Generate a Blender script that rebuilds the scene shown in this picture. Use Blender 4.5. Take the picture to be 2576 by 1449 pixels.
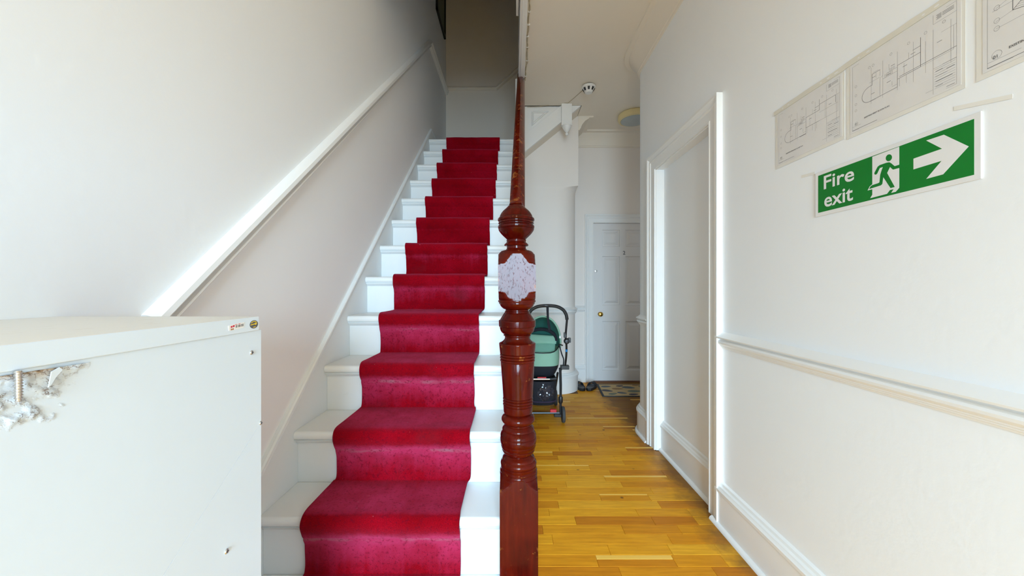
import bpy, bmesh, math, random
from mathutils import Vector, Matrix, noise
random.seed(7)
for o in list(bpy.data.objects): bpy.data.objects.remove(o)
SC = bpy.context.scene
COL = SC.collection
F = 930.0; CX = 1288.0; CY = 724.5; EYE = 1.2      # focal length in pixels, picture centre, eye height

# ------------------------------------------------------------------ camera, world, light, exposure
cam_d = bpy.data.cameras.new('camera'); cam = bpy.data.objects.new('camera', cam_d); COL.objects.link(cam)
cam_d.sensor_width = 36.0; cam_d.lens = 36.0 * F / 2576.0; cam_d.clip_start = 0.02
cam.location = (0, 0, EYE); cam.rotation_euler = (math.radians(90), 0, 0)
SC.camera = cam
w = bpy.data.worlds.new('world'); SC.world = w; w.use_nodes = True
w.node_tree.nodes['Background'].inputs[0].default_value = (0.75, 0.85, 1.0, 1)
w.node_tree.nodes['Background'].inputs[1].default_value = 0.5
def area(name, loc, rot, sx, sy, power, color):
    d = bpy.data.lights.new(name, 'AREA'); d.shape = 'RECTANGLE'; d.size = sx; d.size_y = sy
    d.energy = power; d.color = color
    o = bpy.data.objects.new(name, d); COL.objects.link(o); o.location = loc; o.rotation_euler = rot
    return o
R = math.radians
dl = area('front_door_daylight', (0.1, -2.95, 1.22), (R(64), 0, 0), 1.15, 1.75, 79, (0.55, 0.81, 1.02))
dl.data.spread = R(96)
pl_d = bpy.data.lights.new('warm_fill_lamp', 'POINT'); pl_d.energy = 14; pl_d.color = (1.0, 0.73, 0.45); pl_d.shadow_soft_size = 0.16  # added warm fill lamp, unseen, to tint the ceiling and upper walls
pl_o = bpy.data.objects.new('warm_fill_lamp', pl_d); COL.objects.link(pl_o); pl_o.location = (0.1, -2.1, 2.8)
area('corridor_fill_light', (2.22, 4.05, 1.6), (R(90), 0, R(90)), 0.9, 1.6, 1.0, (0.9, 0.95, 1.0))  # added fill light for the deep hall; no window is built there
SC.view_settings.view_transform = 'Standard'; SC.view_settings.look = 'None'
SC.view_settings.gamma = 1.0; SC.view_settings.use_curve_mapping = False
SC.view_settings.exposure = 0.70
try:
    SC.cycles.diffuse_bounces = 8; SC.cycles.max_bounces = 14
except Exception: pass

# ------------------------------------------------------------------ helpers
def P(px, py, Y):
    return Vector(((px - CX) * Y / F, Y, EYE - (py - CY) * Y / F))
def on_x(px, py, X):                      # point of the photograph on a wall plane X = const
    return P(px, py, F * X / (px - CX))

def newmat(name):
    m = bpy.data.materials.new(name); m.use_nodes = True
    nt = m.node_tree; b = nt.nodes['Principled BSDF']
    return m, nt, b
def N(nt, typ, **kw):
    n = nt.nodes.new(typ)
    for k, v in kw.items():
        if k in n.inputs: n.inputs[k].default_value = v
        else: setattr(n, k, v)
    return n
def ramp(nt, fac, stops):
    r = nt.nodes.new('ShaderNodeValToRGB'); nt.links.new(fac, r.inputs[0])
    e = r.color_ramp.elements
    while len(e) < len(stops): e.new(0.5)
    for i, (p, c) in enumerate(stops):
        e[i].position = p; e[i].color = (*c, 1) if len(c) == 3 else c
    return r.outputs[0]
def mixc(nt, fac, a, b, blend='MIX'):
    m = nt.nodes.new('ShaderNodeMix'); m.data_type = 'RGBA'; m.blend_type = blend
    for sock, v in ((m.inputs[0], fac), (m.inputs[6], a), (m.inputs[7], b)):
        if isinstance(v, (int, float)): sock.default_value = v
        elif isinstance(v, tuple): sock.default_value = (*v, 1) if len(v) == 3 else v
        else: nt.links.new(v, sock)
    return m.outputs[2]
def bump(nt, b, height, strength=0.2, dist=0.01):
    n = N(nt, 'ShaderNodeBump', Strength=strength, Distance=dist)
    nt.links.new(height, n.inputs['Height']); nt.links.new(n.outputs[0], b.inputs['Normal'])
def mapping(nt, kind='Object', scale=(1, 1, 1)):
    t = nt.nodes.new('ShaderNodeTexCoord'); mp = nt.nodes.new('ShaderNodeMapping')
    mp.inputs['Scale'].default_value = scale
    nt.links.new(t.outputs[kind], mp.inputs[0]); return mp.outputs[0]
def noi(nt, vec, scale, detail=4.0, rough=0.5):
    n = N(nt, 'ShaderNodeTexNoise', Scale=scale, Detail=detail, Roughness=rough)
    nt.links.new(vec, n.inputs['Vector']); return n.outputs['Fac']

def paint(name, col, rough=0.5, mott=0.04, bstr=0.08, bscale=60, scuff=0.0):
    m, nt, b = newmat(name)
    v = mapping(nt)
    c = mixc(nt, noi(nt, v, 1.7, 5), tuple(x * (1 - mott) for x in col), tuple(min(1, x * (1 + mott)) for x in col))
    if scuff > 0:
        s = noi(nt, v, 9.0, 8, 0.7)
        f = ramp(nt, s, [(0.66, (0, 0, 0)), (0.74, (scuff,) * 3)])
        c = mixc(nt, f, c, (0.42, 0.36, 0.30))
    nt.links.new(c, b.inputs['Base Color']); b.inputs['Roughness'].default_value = rough
    bump(nt, b, noi(nt, v, bscale, 3), bstr, 0.004)
    return m
def plain(name, col, rough=0.5, metal=0.0, **kw):
    m, nt, b = newmat(name)
    v = mapping(nt)
    c = mixc(nt, noi(nt, v, 14, 3), tuple(x * 0.93 for x in col), tuple(min(1, x * 1.06) for x in col))
    nt.links.new(c, b.inputs['Base Color'])
    b.inputs['Roughness'].default_value = rough; b.inputs['Metallic'].default_value = metal
    for k, x in kw.items(): b.inputs[k.replace('_', ' ')].default_value = x
    return m

M = {}
M['wall'] = paint('wall_paint', (0.845, 0.865, 0.885), 0.6, 0.025, 0.10, 45)
M['wall_warm_lit'] = paint('wall_paint_warm_lit', (0.84, 0.79, 0.75), 0.6, 0.02, 0.10, 45)  # the wall paint again, with the deep hall's warm light put into its colour
M['ceil'] = paint('ceiling_paint', (0.82, 0.76, 0.67), 0.7, 0.02, 0.05, 40)
M['wood_white'] = paint('white_gloss_paint', (0.83, 0.835, 0.83), 0.33, 0.02, 0.05, 35)
M['stair_white'] = paint('stair_paint', (0.75, 0.80, 0.825), 0.4, 0.02, 0.06, 40, 0.12)
M['door_white'] = paint('door_paint', (0.73, 0.715, 0.71), 0.35, 0.02, 0.04, 30)
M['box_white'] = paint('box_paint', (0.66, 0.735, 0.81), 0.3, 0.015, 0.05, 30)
M['black'] = plain('black_plastic', (0.012, 0.012, 0.014), 0.4)
M['black_fabric'] = plain('black_fabric', (0.010, 0.011, 0.018), 0.85)
M['tyre'] = plain('tyre_rubber', (0.05, 0.052, 0.055), 0.75)
M['alu'] = plain('brushed_aluminium', (0.75, 0.76, 0.78), 0.3, 1.0)
M['zinc'] = plain('zinc_steel', (0.72, 0.72, 0.72), 0.3, 1.0)
M['brass'] = plain('polished_brass', (0.55, 0.34, 0.07), 0.22, 1.0)
M['red'] = plain('red_plastic', (0.55, 0.02, 0.03), 0.4)
M['blue'] = plain('blue_tape', (0.02, 0.22, 0.55), 0.4)
M['green_fab'] = plain('sage_green_fabric', (0.27, 0.48, 0.36), 0.85)
M['green_pad'] = plain('sage_pad_fabric', (0.20, 0.42, 0.32), 0.85)
M['green_dark'] = plain('dark_green_lining', (0.03, 0.16, 0.13), 0.85)
M['plastic_bag'] = plain('shiny_black_bag', (0.03, 0.03, 0.04), 0.12)
M['cream'] = plain('cream_plastic', (0.78, 0.66, 0.36), 0.4)
M['lens'] = plain('lamp_lens', (0.42, 0.47, 0.48), 0.35)
M['white_pl'] = plain('white_plastic', (0.80, 0.79, 0.77), 0.4)
M['sign_white'] = plain('sign_white', (0.78, 0.78, 0.78), 0.35)
M['sign_green'] = plain('sign_green', (0.0, 0.19, 0.018), 0.35)
M['paper'] = plain('paper_sheet', (0.71, 0.695, 0.685), 0.6)
M['sleeve'] = plain('aged_sleeve', (0.76, 0.74, 0.69), 0.35)
M['tape'] = plain('aged_tape', (0.70, 0.67, 0.59), 0.4)
M['ink'] = plain('print_ink', (0.10, 0.10, 0.11), 0.6)
M['ink_light'] = plain('print_ink_light', (0.24, 0.24, 0.25), 0.6)
M['ink_red'] = plain('ink_red', (0.55, 0.03, 0.06), 0.5)
M['yellow'] = plain('sticker_yellow', (0.78, 0.55, 0.02), 0.4)
M['sand'] = plain('mat_sand', (0.52, 0.37, 0.18), 0.95)
M['mat_edge'] = plain('mat_edge', (0.05, 0.055, 0.065), 0.9)
M['leaf_blue'] = plain('leaf_blue', (0.06, 0.10, 0.14), 0.95)
M['leaf_navy'] = plain('leaf_navy', (0.035, 0.045, 0.085), 0.95)
M['leaf_green'] = plain('leaf_green', (0.13, 0.17, 0.14), 0.95)
M['leaf_brown'] = plain('leaf_brown', (0.26, 0.15, 0.07), 0.95)
M['wire'] = plain('old_wire', (0.42, 0.36, 0.24), 0.6)
M['slot'] = plain('dark_slot', (0.02, 0.02, 0.02), 0.6)
M['frame_dark'] = plain('dark_picture_frame', (0.015, 0.017, 0.013), 0.4)
M['pic'] = plain('dim_green_print', (0.05, 0.08, 0.04), 0.4)
M['sub'] = plain('floor_substrate', (0.16, 0.07, 0.02), 0.8)

def mat_wood_floor():
    m, nt, b = newmat('oak_strip')
    oi = nt.nodes.new('ShaderNodeObjectInfo')
    t = nt.nodes.new('ShaderNodeTexCoord'); geo = nt.nodes.new('ShaderNodeNewGeometry')
    add = N(nt, 'ShaderNodeVectorMath', operation='ADD'); nt.links.new(t.outputs['Object'], add.inputs[0])
    mul = N(nt, 'ShaderNodeVectorMath', operation='SCALE'); nt.links.new(oi.outputs['Location'], mul.inputs[0]); mul.inputs['Scale'].default_value = 7.3
    nt.links.new(mul.outputs[0], add.inputs[1])
    mp = nt.nodes.new('ShaderNodeMapping'); mp.inputs['Scale'].default_value = (2.2, 26, 6); nt.links.new(add.outputs[0], mp.inputs[0])
    grain = noi(nt, mp.outputs[0], 2.2, 8, 0.62)
    base = ramp(nt, oi.outputs['Random'], [(0.0, (0.58, 0.205, 0.008)), (0.18, (0.71, 0.29, 0.010)), (0.5, (0.80, 0.365, 0.015)), (0.82, (0.85, 0.41, 0.018)), (1.0, (0.88, 0.46, 0.03))])
    c = mixc(nt, ramp(nt, grain, [(0.32, (0, 0, 0)), (0.68, (1, 1, 1))]), mixc(nt, 1.0, base, (0.74, 0.66, 0.55), 'MULTIPLY'), base)
    # knots
    v = nt.nodes.new('ShaderNodeTexVoronoi'); v.inputs['Scale'].default_value = 4.2; nt.links.new(add.outputs[0], v.inputs['Vector'])
    k = ramp(nt, v.outputs['Distance'], [(0.02, (1, 1, 1)), (0.06, (0, 0, 0))])
    c = mixc(nt, k, c, (0.09, 0.035, 0.01))
    # grime that has settled along the wall side
    sx = nt.nodes.new('ShaderNodeSeparateXYZ'); nt.links.new(geo.outputs['Position'], sx.inputs[0])
    n2 = noi(nt, geo.outputs['Position'], 7, 6, 0.65)
    ma = N(nt, 'ShaderNodeMath', operation='MULTIPLY_ADD'); nt.links.new(n2, ma.inputs[0]); ma.inputs[1].default_value = 0.34; nt.links.new(sx.outputs[0], ma.inputs[2])
    g = ramp(nt, ma.outputs[0], [(0.0, (0, 0, 0)), (1.0, (0, 0, 0))])
    mr = N(nt, 'ShaderNodeMapRange'); nt.links.new(ma.outputs[0], mr.inputs[0])
    mr.inputs[1].default_value = 1.09; mr.inputs[2].default_value = 1.24; mr.inputs[3].default_value = 0.0; mr.inputs[4].default_value = 0.85
    c = mixc(nt, mr.outputs[0], c, (0.16, 0.075, 0.02))
    n3 = noi(nt, geo.outputs['Position'], 42, 5, 0.7)
    c = mixc(nt, ramp(nt, n3, [(0.68, (0, 0, 0)), (0.78, (0.5, 0.5, 0.5))]), c, (0.13, 0.055, 0.015))
    nt.links.new(c, b.inputs['Base Color'])
    rr = N(nt, 'ShaderNodeMapRange'); nt.links.new(n2, rr.inputs[0]); rr.inputs[3].default_value = 0.34; rr.inputs[4].default_value = 0.55; b.inputs['Specular IOR Level'].default_value = 0.152
    nt.links.new(rr.outputs[0], b.inputs['Roughness'])
    bump(nt, b, grain, 0.06, 0.002)
    return m
M['oak'] = mat_wood_floor()
def mat_sap():
    m, nt, b = newmat('oak_sapwood')
    v = mapping(nt, 'Object', (2, 30, 5))
    c = mixc(nt, noi(nt, v, 3, 6), (0.82, 0.47, 0.06), (0.88, 0.54, 0.10))
    nt.links.new(c, b.inputs['Base Color']); b.inputs['Roughness'].default_value = 0.35
    return m
M['sap'] = mat_sap()

def mat_mahogany(name, dark=1.0):
    m, nt, b = newmat(name)
    v = mapping(nt, 'Object', (14, 14, 1.6)); v2 = mapping(nt)
    g = noi(nt, v, 4, 8, 0.6)
    c = ramp(nt, g, [(0.30, (0.030 * dark, 0.0015 * dark, 0.0008 * dark)), (0.55, (0.068 * dark, 0.0022 * dark, 0.0008 * dark)), (0.75, (0.115 * dark, 0.008 * dark, 0.002 * dark))])
    big = noi(nt, v2, 6, 3)
    c = mixc(nt, ramp(nt, big, [(0.35, (0, 0, 0)), (0.7, (0.7,) * 3)]), c, (0.135 * dark, 0.009 * dark, 0.002 * dark))
    chip = noi(nt, mapping(nt, 'Object', (1, 1, 1.8)), 55, 5, 0.6)
    c = mixc(nt, ramp(nt, chip, [(0.755, (0, 0, 0)), (0.775, (0.8,) * 3)]), c, (0.50, 0.22, 0.06))
    # worn ridges: the varnish has rubbed through to the timber on the edges
    geo = nt.nodes.new('ShaderNodeNewGeometry')
    wn = noi(nt, v2, 30, 4, 0.6)
    ml = N(nt, 'ShaderNodeMath', operation='MULTIPLY'); nt.links.new(geo.outputs['Pointiness'], ml.inputs[0]); nt.links.new(wn, ml.inputs[1])
    c = mixc(nt, ramp(nt, ml.outputs[0], [(0.335, (0, 0, 0)), (0.40, (0.6,) * 3)]), c, (0.36, 0.13, 0.03))
    nt.links.new(c, b.inputs['Base Color'])
    b.inputs['Roughness'].default_value = 0.10; b.inputs['Specular IOR Level'].default_value = 0.15
    h = noi(nt, mapping(nt, 'Object', (1, 1, 1)), 90, 5, 0.65)
    pits = ramp(nt, noi(nt, mapping(nt, 'Object', (1, 1, .45)), 190, 5, 0.7), [(0.57, (0, 0, 0)), (0.75, (1, 1, 1))])
    bump(nt, b, pits, 0.09, 0.003)
    return m
M['mahog'] = mat_mahogany('mahogany_varnish', 0.72)
M['rail'] = mat_mahogany('handrail_varnish', 1.15)

def mat_carpet():
    m, nt, b = newmat('crimson_pile')
    v = mapping(nt)
    a = noi(nt, v, 3.5, 6, 0.6); a2 = noi(nt, v, 6.5, 6, 0.65); fine = noi(nt, v, 420, 3, 0.7)
    c = ramp(nt, a, [(0.30, (0.22, 0.0012, 0.004)), (0.52, (0.32, 0.002, 0.010)), (0.75, (0.40, 0.005, 0.022))])
    c = mixc(nt, ramp(nt, fine, [(0.35, (0, 0, 0)), (0.65, (1, 1, 1))]), mixc(nt, 1.0, c, (0.55, 0.45, 0.5), 'MULTIPLY'), c)
    at = nt.nodes.new('ShaderNodeAttribute'); at.attribute_name = 'wear'
    n2 = noi(nt, mapping(nt, 'Object', (1, 2.5, 2.5)), 7, 7, 0.7)
    ml = N(nt, 'ShaderNodeMath', operation='MULTIPLY'); nt.links.new(at.outputs['Fac'], ml.inputs[0]); nt.links.new(n2, ml.inputs[1])
    st_ = noi(nt, mapping(nt, 'Object', (34, 2.5, 2.5)), 1.5, 6, 0.6)
    f0 = N(nt, 'ShaderNodeMath', operation='MULTIPLY'); nt.links.new(a2, f0.inputs[0]); nt.links.new(at.outputs['Fac'], f0.inputs[1])
    f1 = N(nt, 'ShaderNodeMath', operation='MULTIPLY_ADD'); nt.links.new(st_, f1.inputs[0]); f1.inputs[1].default_value = 0.16; nt.links.new(f0.outputs[0], f1.inputs[2])
    c = mixc(nt, ramp(nt, f1.outputs[0], [(0.20, (0, 0, 0)), (0.46, (0.85,) * 3)]), c, (0.42, 0.026, 0.085))
    f = ramp(nt, ml.outputs[0], [(0.44, (0, 0, 0)), (0.66, (0.75,) * 3)])
    c = mixc(nt, f, c, (0.30, 0.15, 0.18))
    sp_ = noi(nt, v, 105, 3, 0.6)
    c = mixc(nt, ramp(nt, sp_, [(0.34, (0.6,) * 3), (0.46, (0, 0, 0))]), c, (0.12, 0.002, 0.010))
    dk = noi(nt, v, 5.0, 3, 0.5)
    c = mixc(nt, ramp(nt, dk, [(0.62, (0, 0, 0)), (0.74, (0.5,) * 3)]), c, (0.13, 0.012, 0.02))
    lint = noi(nt, v, 110, 2, 0.5)
    c = mixc(nt, ramp(nt, lint, [(0.77, (0, 0, 0)), (0.80, (0.5,) * 3)]), c, (0.55, 0.45, 0.45))
    nt.links.new(c, b.inputs['Base Color']); b.inputs['Roughness'].default_value = 0.95
    b.inputs['Specular IOR Level'].default_value = 0.02
    b.inputs['Sheen Weight'].default_value = 0.36; b.inputs['Sheen Roughness'].default_value = 0.4
    b.inputs['Sheen Tint'].default_value = (0.85, 0.14, 0.30, 1)
    bump(nt, b, fine, 0.7, 0.004)
    return m
M['carpet'] = mat_carpet()

def mat_plaster_damage():
    m, nt, b = newmat('broken_plaster')
    v = mapping(nt)
    at = nt.nodes.new('ShaderNodeAttribute'); at.attribute_name = 'wear'
    n = noi(nt, v, 160, 6, 0.7)
    ml = N(nt, 'ShaderNodeMath', operation='MULTIPLY'); nt.links.new(at.outputs['Fac'], ml.inputs[0]); nt.links.new(n, ml.inputs[1])
    c = ramp(nt, ml.outputs[0], [(0.0, (0.66, 0.73, 0.80)), (0.33, (0.64, 0.62, 0.61)), (0.46, (0.50, 0.36, 0.22)), (0.56, (0.11, 0.05, 0.03))])
    cr_ = noi(nt, mapping(nt, 'Object', (1, 1, 1.6)), 75, 4, 0.6)
    ck = ramp(nt, cr_, [(0.475, (0, 0, 0)), (0.497, (1, 1, 1)), (0.503, (1, 1, 1)), (0.525, (0, 0, 0))])
    a5 = nt.nodes.new('ShaderNodeAttribute'); a5.attribute_name = 'rough'
    mk = N(nt, 'ShaderNodeMath', operation='MULTIPLY'); nt.links.new(ck, mk.inputs[0]); nt.links.new(a5.outputs['Fac'], mk.inputs[1])
    c = mixc(nt, mk.outputs[0], c, (0.24, 0.19, 0.17))
    nt.links.new(c, b.inputs['Base Color']); b.inputs['Roughness'].default_value = 0.8
    at4 = nt.nodes.new('ShaderNodeAttribute'); at4.attribute_name = 'rough'
    m2 = N(nt, 'ShaderNodeMath', operation='MULTIPLY'); nt.links.new(at4.outputs['Fac'], m2.inputs[0]); nt.links.new(noi(nt, mapping(nt, 'Object', (1, 1, 2)), 150, 8, 0.7), m2.inputs[1])
    bump(nt, b, m2.outputs[0], 0.8, 0.003)
    return m
M['plaster'] = mat_plaster_damage()
def mat_board_top():
    m, nt, b = newmat('scuffed_board')
    v = mapping(nt, 'Object', (22, 3, 3))
    s = noi(nt, v, 5, 8, 0.7)
    c = mixc(nt, ramp(nt, s, [(0.62, (0, 0, 0)), (0.72, (0.8,) * 3)]), (0.75, 0.755, 0.73), (0.42, 0.31, 0.2))
    nt.links.new(c, b.inputs['Base Color']); b.inputs['Roughness'].default_value = 0.45
    return m
M['board'] = M['box_white']
M['board_top'] = mat_board_top()

# ---- mesh building
class MB:
    def __init__(s): s.v = []; s.f = []; s.mi = []
    def add(s, vs, fs, mi=0):
        n = len(s.v); s.v += [tuple(x) for x in vs]
        s.f += [tuple(i + n for i in f) for f in fs]; s.mi += [mi] * len(fs); return s
    def box(s, a, b, mi=0):
        x0, y0, z0 = a; x1, y1, z1 = b
        vs = [(x0, y0, z0), (x1, y0, z0), (x1, y1, z0), (x0, y1, z0), (x0, y0, z1), (x1, y0, z1), (x1, y1, z1), (x0, y1, z1)]
        return s.add(vs, [(0, 3, 2, 1), (4, 5, 6, 7), (0, 1, 5, 4), (1, 2, 6, 5), (2, 3, 7, 6), (3, 0, 4, 7)], mi)
    def prism(s, poly, off, mi=0):          # poly: list of 3D points, off: extrusion vector
        n = len(poly); off = Vector(off); p = [Vector(q) for q in poly]
        vs = p + [q + off for q in p]
        fs = [tuple(range(n - 1, -1, -1)), tuple(range(n, 2 * n))]
        fs += [(i, (i + 1) % n, (i + 1) % n + n, i + n) for i in range(n)]
        return s.add(vs, fs, mi)
    def tube(s, path, r, seg=10, cap=True, mi=0):
        pts = [Vector(p) for p in path]; n = len(pts)
        rs = r if isinstance(r, (list, tuple)) else [r] * n
        t0 = (pts[1] - pts[0]).normalized()
        up = Vector((0, 0, 1)) if abs(t0.z) < 0.9 else Vector((1, 0, 0))
        u = t0.cross(up).normalized(); vs = []
        for i, p in enumerate(pts):
            t = (pts[min(i + 1, n - 1)] - pts[max(i - 1, 0)]).normalized()
            u = (u - t * u.dot(t)).normalized(); w_ = t.cross(u)
            for k in range(seg):
                a = 2 * math.pi * k / seg
                vs.append(p + (u * math.cos(a) + w_ * math.sin(a)) * rs[i])
        fs = [(i * seg + k, i * seg + (k + 1) % seg, (i + 1) * seg + (k + 1) % seg, (i + 1) * seg + k) for i in range(n - 1) for k in range(seg)]
        if cap: fs += [tuple(range(seg - 1, -1, -1)), tuple((n - 1) * seg + k for k in range(seg))]
        return s.add(vs, fs, mi)
    def lathe(s, prof, c=(0, 0, 0), seg=32, axis='Z', mi=0, cap=True):
        vs = []; c = Vector(c)
        for r, h in prof:
            for k in range(seg):
                a = 2 * math.pi * k / seg; x, y = r * math.cos(a), r * math.sin(a)
                vs.append(c + (Vector((x, y, h)) if axis == 'Z' else Vector((x, h, y)) if axis == 'Y' else Vector((h, x, y))))
        n = len(prof)
        fs = [(i * seg + k, i * seg + (k + 1) % seg, (i + 1) * seg + (k + 1) % seg, (i + 1) * seg + k) for i in range(n - 1) for k in range(seg)]
        if cap: fs += [tuple(range(seg - 1, -1, -1)), tuple((n - 1) * seg + k for k in range(seg))]
        return s.add(vs, fs, mi)
    def loft(s, rings, cap=True, mi=0):
        n = len(rings[0]); vs = [p for r in rings for p in r]
        fs = [(i * n + k, i * n + (k + 1) % n, (i + 1) * n + (k + 1) % n, (i + 1) * n + k) for i in range(len(rings) - 1) for k in range(n)]
        if cap is True: fs += [tuple(range(n - 1, -1, -1))]
        if cap: fs += [tuple((len(rings) - 1) * n + k for k in range(n))]
        return s.add(vs, fs, mi)
    def sweep(s, path, nrm, prof, flip=1, mi=0):   # profile (a, b): a along flip*(t x n), b along n
        pts = [Vector(p) for p in path]; nrm = Vector(nrm).normalized(); n = len(pts); rings = []
        segs = [(pts[i + 1] - pts[i]).normalized() for i in range(n - 1)]
        for i, p in enumerate(pts):
            ts = [segs[max(i - 1, 0)], segs[min(i, n - 2)]]
            ps = [t.cross(nrm).normalized() * flip for t in ts]
            m_ = (ps[0] + ps[1]).normalized(); m_ = m_ / max(0.3, m_.dot(ps[0]))
            rings.append([p + m_ * a + nrm * b for a, b in prof])
        return s.loft(rings, True, mi)
    def build(s, name, mat, parent=None, smooth=30, bevel=0, kind=None, recalc=True):
        me = bpy.data.meshes.new(name); me.from_pydata(s.v, [], s.f); 
        mats = mat if isinstance(mat, (list, tuple)) else [mat]
        for m in mats: me.materials.append(m)
        me.polygons.foreach_set('material_index', s.mi)
        if recalc:
            bm = bmesh.new(); bm.from_mesh(me); bmesh.ops.recalc_face_normals(bm, faces=bm.faces); bm.to_mesh(me); bm.free()
        if smooth:
            me.polygons.foreach_set('use_smooth', [True] * len(me.polygons)); me.set_sharp_from_angle(angle=R(smooth))
        me.update()
        o = bpy.data.objects.new(name, me); COL.objects.link(o)
        if parent: o.parent = parent
        if kind: o['kind'] = kind
        if bevel:
            b = o.modifiers.new('bevel', 'BEVEL'); b.width = bevel; b.segments = 2; b.limit_method = 'ANGLE'; b.angle_limit = R(40)
        return o
def thing(name, label, cat, loc=(0, 0, 0), group=None):
    o = bpy.data.objects.new(name, None); COL.objects.link(o); o.empty_display_size = 0.05
    o['label'] = label; o['category'] = cat
    if group: o['group'] = group
    return o
def tag(o, label, cat, group=None):
    o['label'] = label; o['category'] = cat
    if group: o['group'] = group
    return o
def seat(o, base):
    """move an empty to its base while its children keep their places"""
    base = Vector(base); o.location = base
    for c in o.children: c.location = c.location - base
def struct(mb, name, mat, **kw): return mb.build(name, mat, kind='structure', **kw)

# ------------------------------------------------------------------ setting
XL, XR = -0.875, 1.067           # left wall, right wall
CEIL = 3.15; TOP = 6.2
STEP_Y = [0.98, 1.247] + [1.215 + 0.237 * k for k in range(1, 12)]     # nosing fronts, bottom step first
STEP_Z = [0.211] + [0.422 + 0.211 * k for k in range(0, 12)]
YB = 4.905                        # wall at the head of the stairs
YF = 4.72                        # far wall of the hall
YU = 4.20                        # front of the wall under the upper flight

m = MB().box((XL - 0.15, -3.1, 0), (XL, YB + 0.15, TOP)); struct(m, 'wall_left', M['wall'])
m = MB().box((XL, YB, 0), (0.75, YB + 0.15, TOP)); m.box((0.75, YB, 3.4), (2.3, YB + .15, TOP)); struct(m, 'wall_back', paint('wall_paint_stair_lit', (0.80, 0.74, 0.66), 0.6, 0.025, 0.10, 45))  # the stairwell's warm light is mixed into this wall colour
# far wall with the opening of the flat door
DX0, DX1, DZ = 1.036, 1.80, 2.03
m = MB(); m.box((0.73, YF, 0), (DX0, YF + 0.14, 3.4)); m.box((DX1, YF, 0), (2.3, YF + .14, 3.4)); m.box((DX0, YF, DZ), (DX1, YF + .14, 3.4))
struct(m, 'wall_far', M['wall_warm_lit'])
# right wall: near stretch, over the doorway, far stretch that ends in a rounded corner
OY0, OY1, OZ = 1.985, 2.74, 2.08
m = MB(); m.box((XR, -3.1, 0), (XR + 0.3, OY0, 3.4)); m.box((XR, OY0, OZ), (XR + .3, OY1, 3.4))
def arc(cx, cy, r, a0, a1, n, z=0): return [Vector((cx + r * math.cos(R(a0 + (a1 - a0) * i / n)), cy + r * math.sin(R(a0 + (a1 - a0) * i / n)), z)) for i in range(n + 1)]
RC = 0.25; RY = 3.04
corner = arc(XR + RC, RY, RC, 180, 90, 14)
poly = [Vector((XR, OY1, 0))] + corner + [Vector((2.3, RY + RC, 0)), Vector((2.3, OY1, 0))]
m.prism(poly, (0, 0, 3.4)); struct(m, 'wall_right', M['wall'])
m = MB().box((1.125, OY0 - .02, 0), (1.18, OY1 + .02, OZ + .02)); struct(m, 'wall_doorway_infill', M['wall'])
m = MB().box((2.3, 3.0, 0), (2.42, 5.2, 3.4)); struct(m, 'wall_corridor_end', M['wall'])
# wall under the upper flight: rounded lower corner with a square stop on top
XU = 0.754
def ring_u(r, z):
    a = arc(XU - r, YU + r, r, -90, 0, 10, z)
    return [Vector((0.056, YU, z))] + a + [Vector((XU, YF, z)), Vector((0.056, YF, z))]
m = MB()
rr = [(0.25, 0)] + [(0.25, 2.30)] + [(0.25 * math.cos(R(t)), 2.30 + 0.06 * math.sin(R(t))) for t in (20, 40, 55, 70, 80)] + [(0.002, 2.362), (0.002, 2.55)]
m.loft([ring_u(max(r, .002), z) for r, z in rr])
SL = lambda x: 2.666 + 0.853 * (x - 0.145)      # underside of the upper flight
m.prism([(0.056, YU, 2.55), (XU, YU, 2.55), (XU, YU, CEIL + .02), (0.73, YU, CEIL + .02), (0.056, YU, SL(.056))], (0, YF - YU, 0))
struct(m, 'wall_understair', M['wall_warm_lit'])
# rear wall with the open front doorway behind the camera
m = MB(); m.box((XL, -3.25, 0), (-0.55, -3.1, 3.4)); m.box((0.75, -3.25, 0), (XR + .3, -3.1, 3.4)); m.box((-0.55, -3.25, 2.2), (0.75, -3.1, 3.4))
struct(m, 'wall_rear', M['wall'])
# upper storey enclosing the stairwell
m = MB(); m.box((0.13, 2.3, 3.45), (0.22, 3.95, TOP)); m.box((XL, 2.2, 3.45), (0.22, 2.3, TOP)); m.box((2.3, 3.9, 3.4), (2.42, 5.1, TOP)); m.box((.22, 3.86, 3.45), (2.3, 3.95, TOP))
struct(m, 'wall_upper', M['wall'])
m = MB(); m.box((0.10, -3.25, CEIL), (2.42, 3.95, 3.45)); m.box((0.745, 3.95, CEIL), (2.42, YF + .14, 3.4)); m.box((XL, -3.25, CEIL), (0.10, 2.3, 3.45))  # unseen left stretch reaches over the stairs to shade the upper back wall
struct(m, 'ceiling', M['ceil'])
m = MB().box((XL, 2.2, TOP), (2.42, 5.1, TOP + .1)); struct(m, 'ceiling_upper', M['ceil'])

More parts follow.
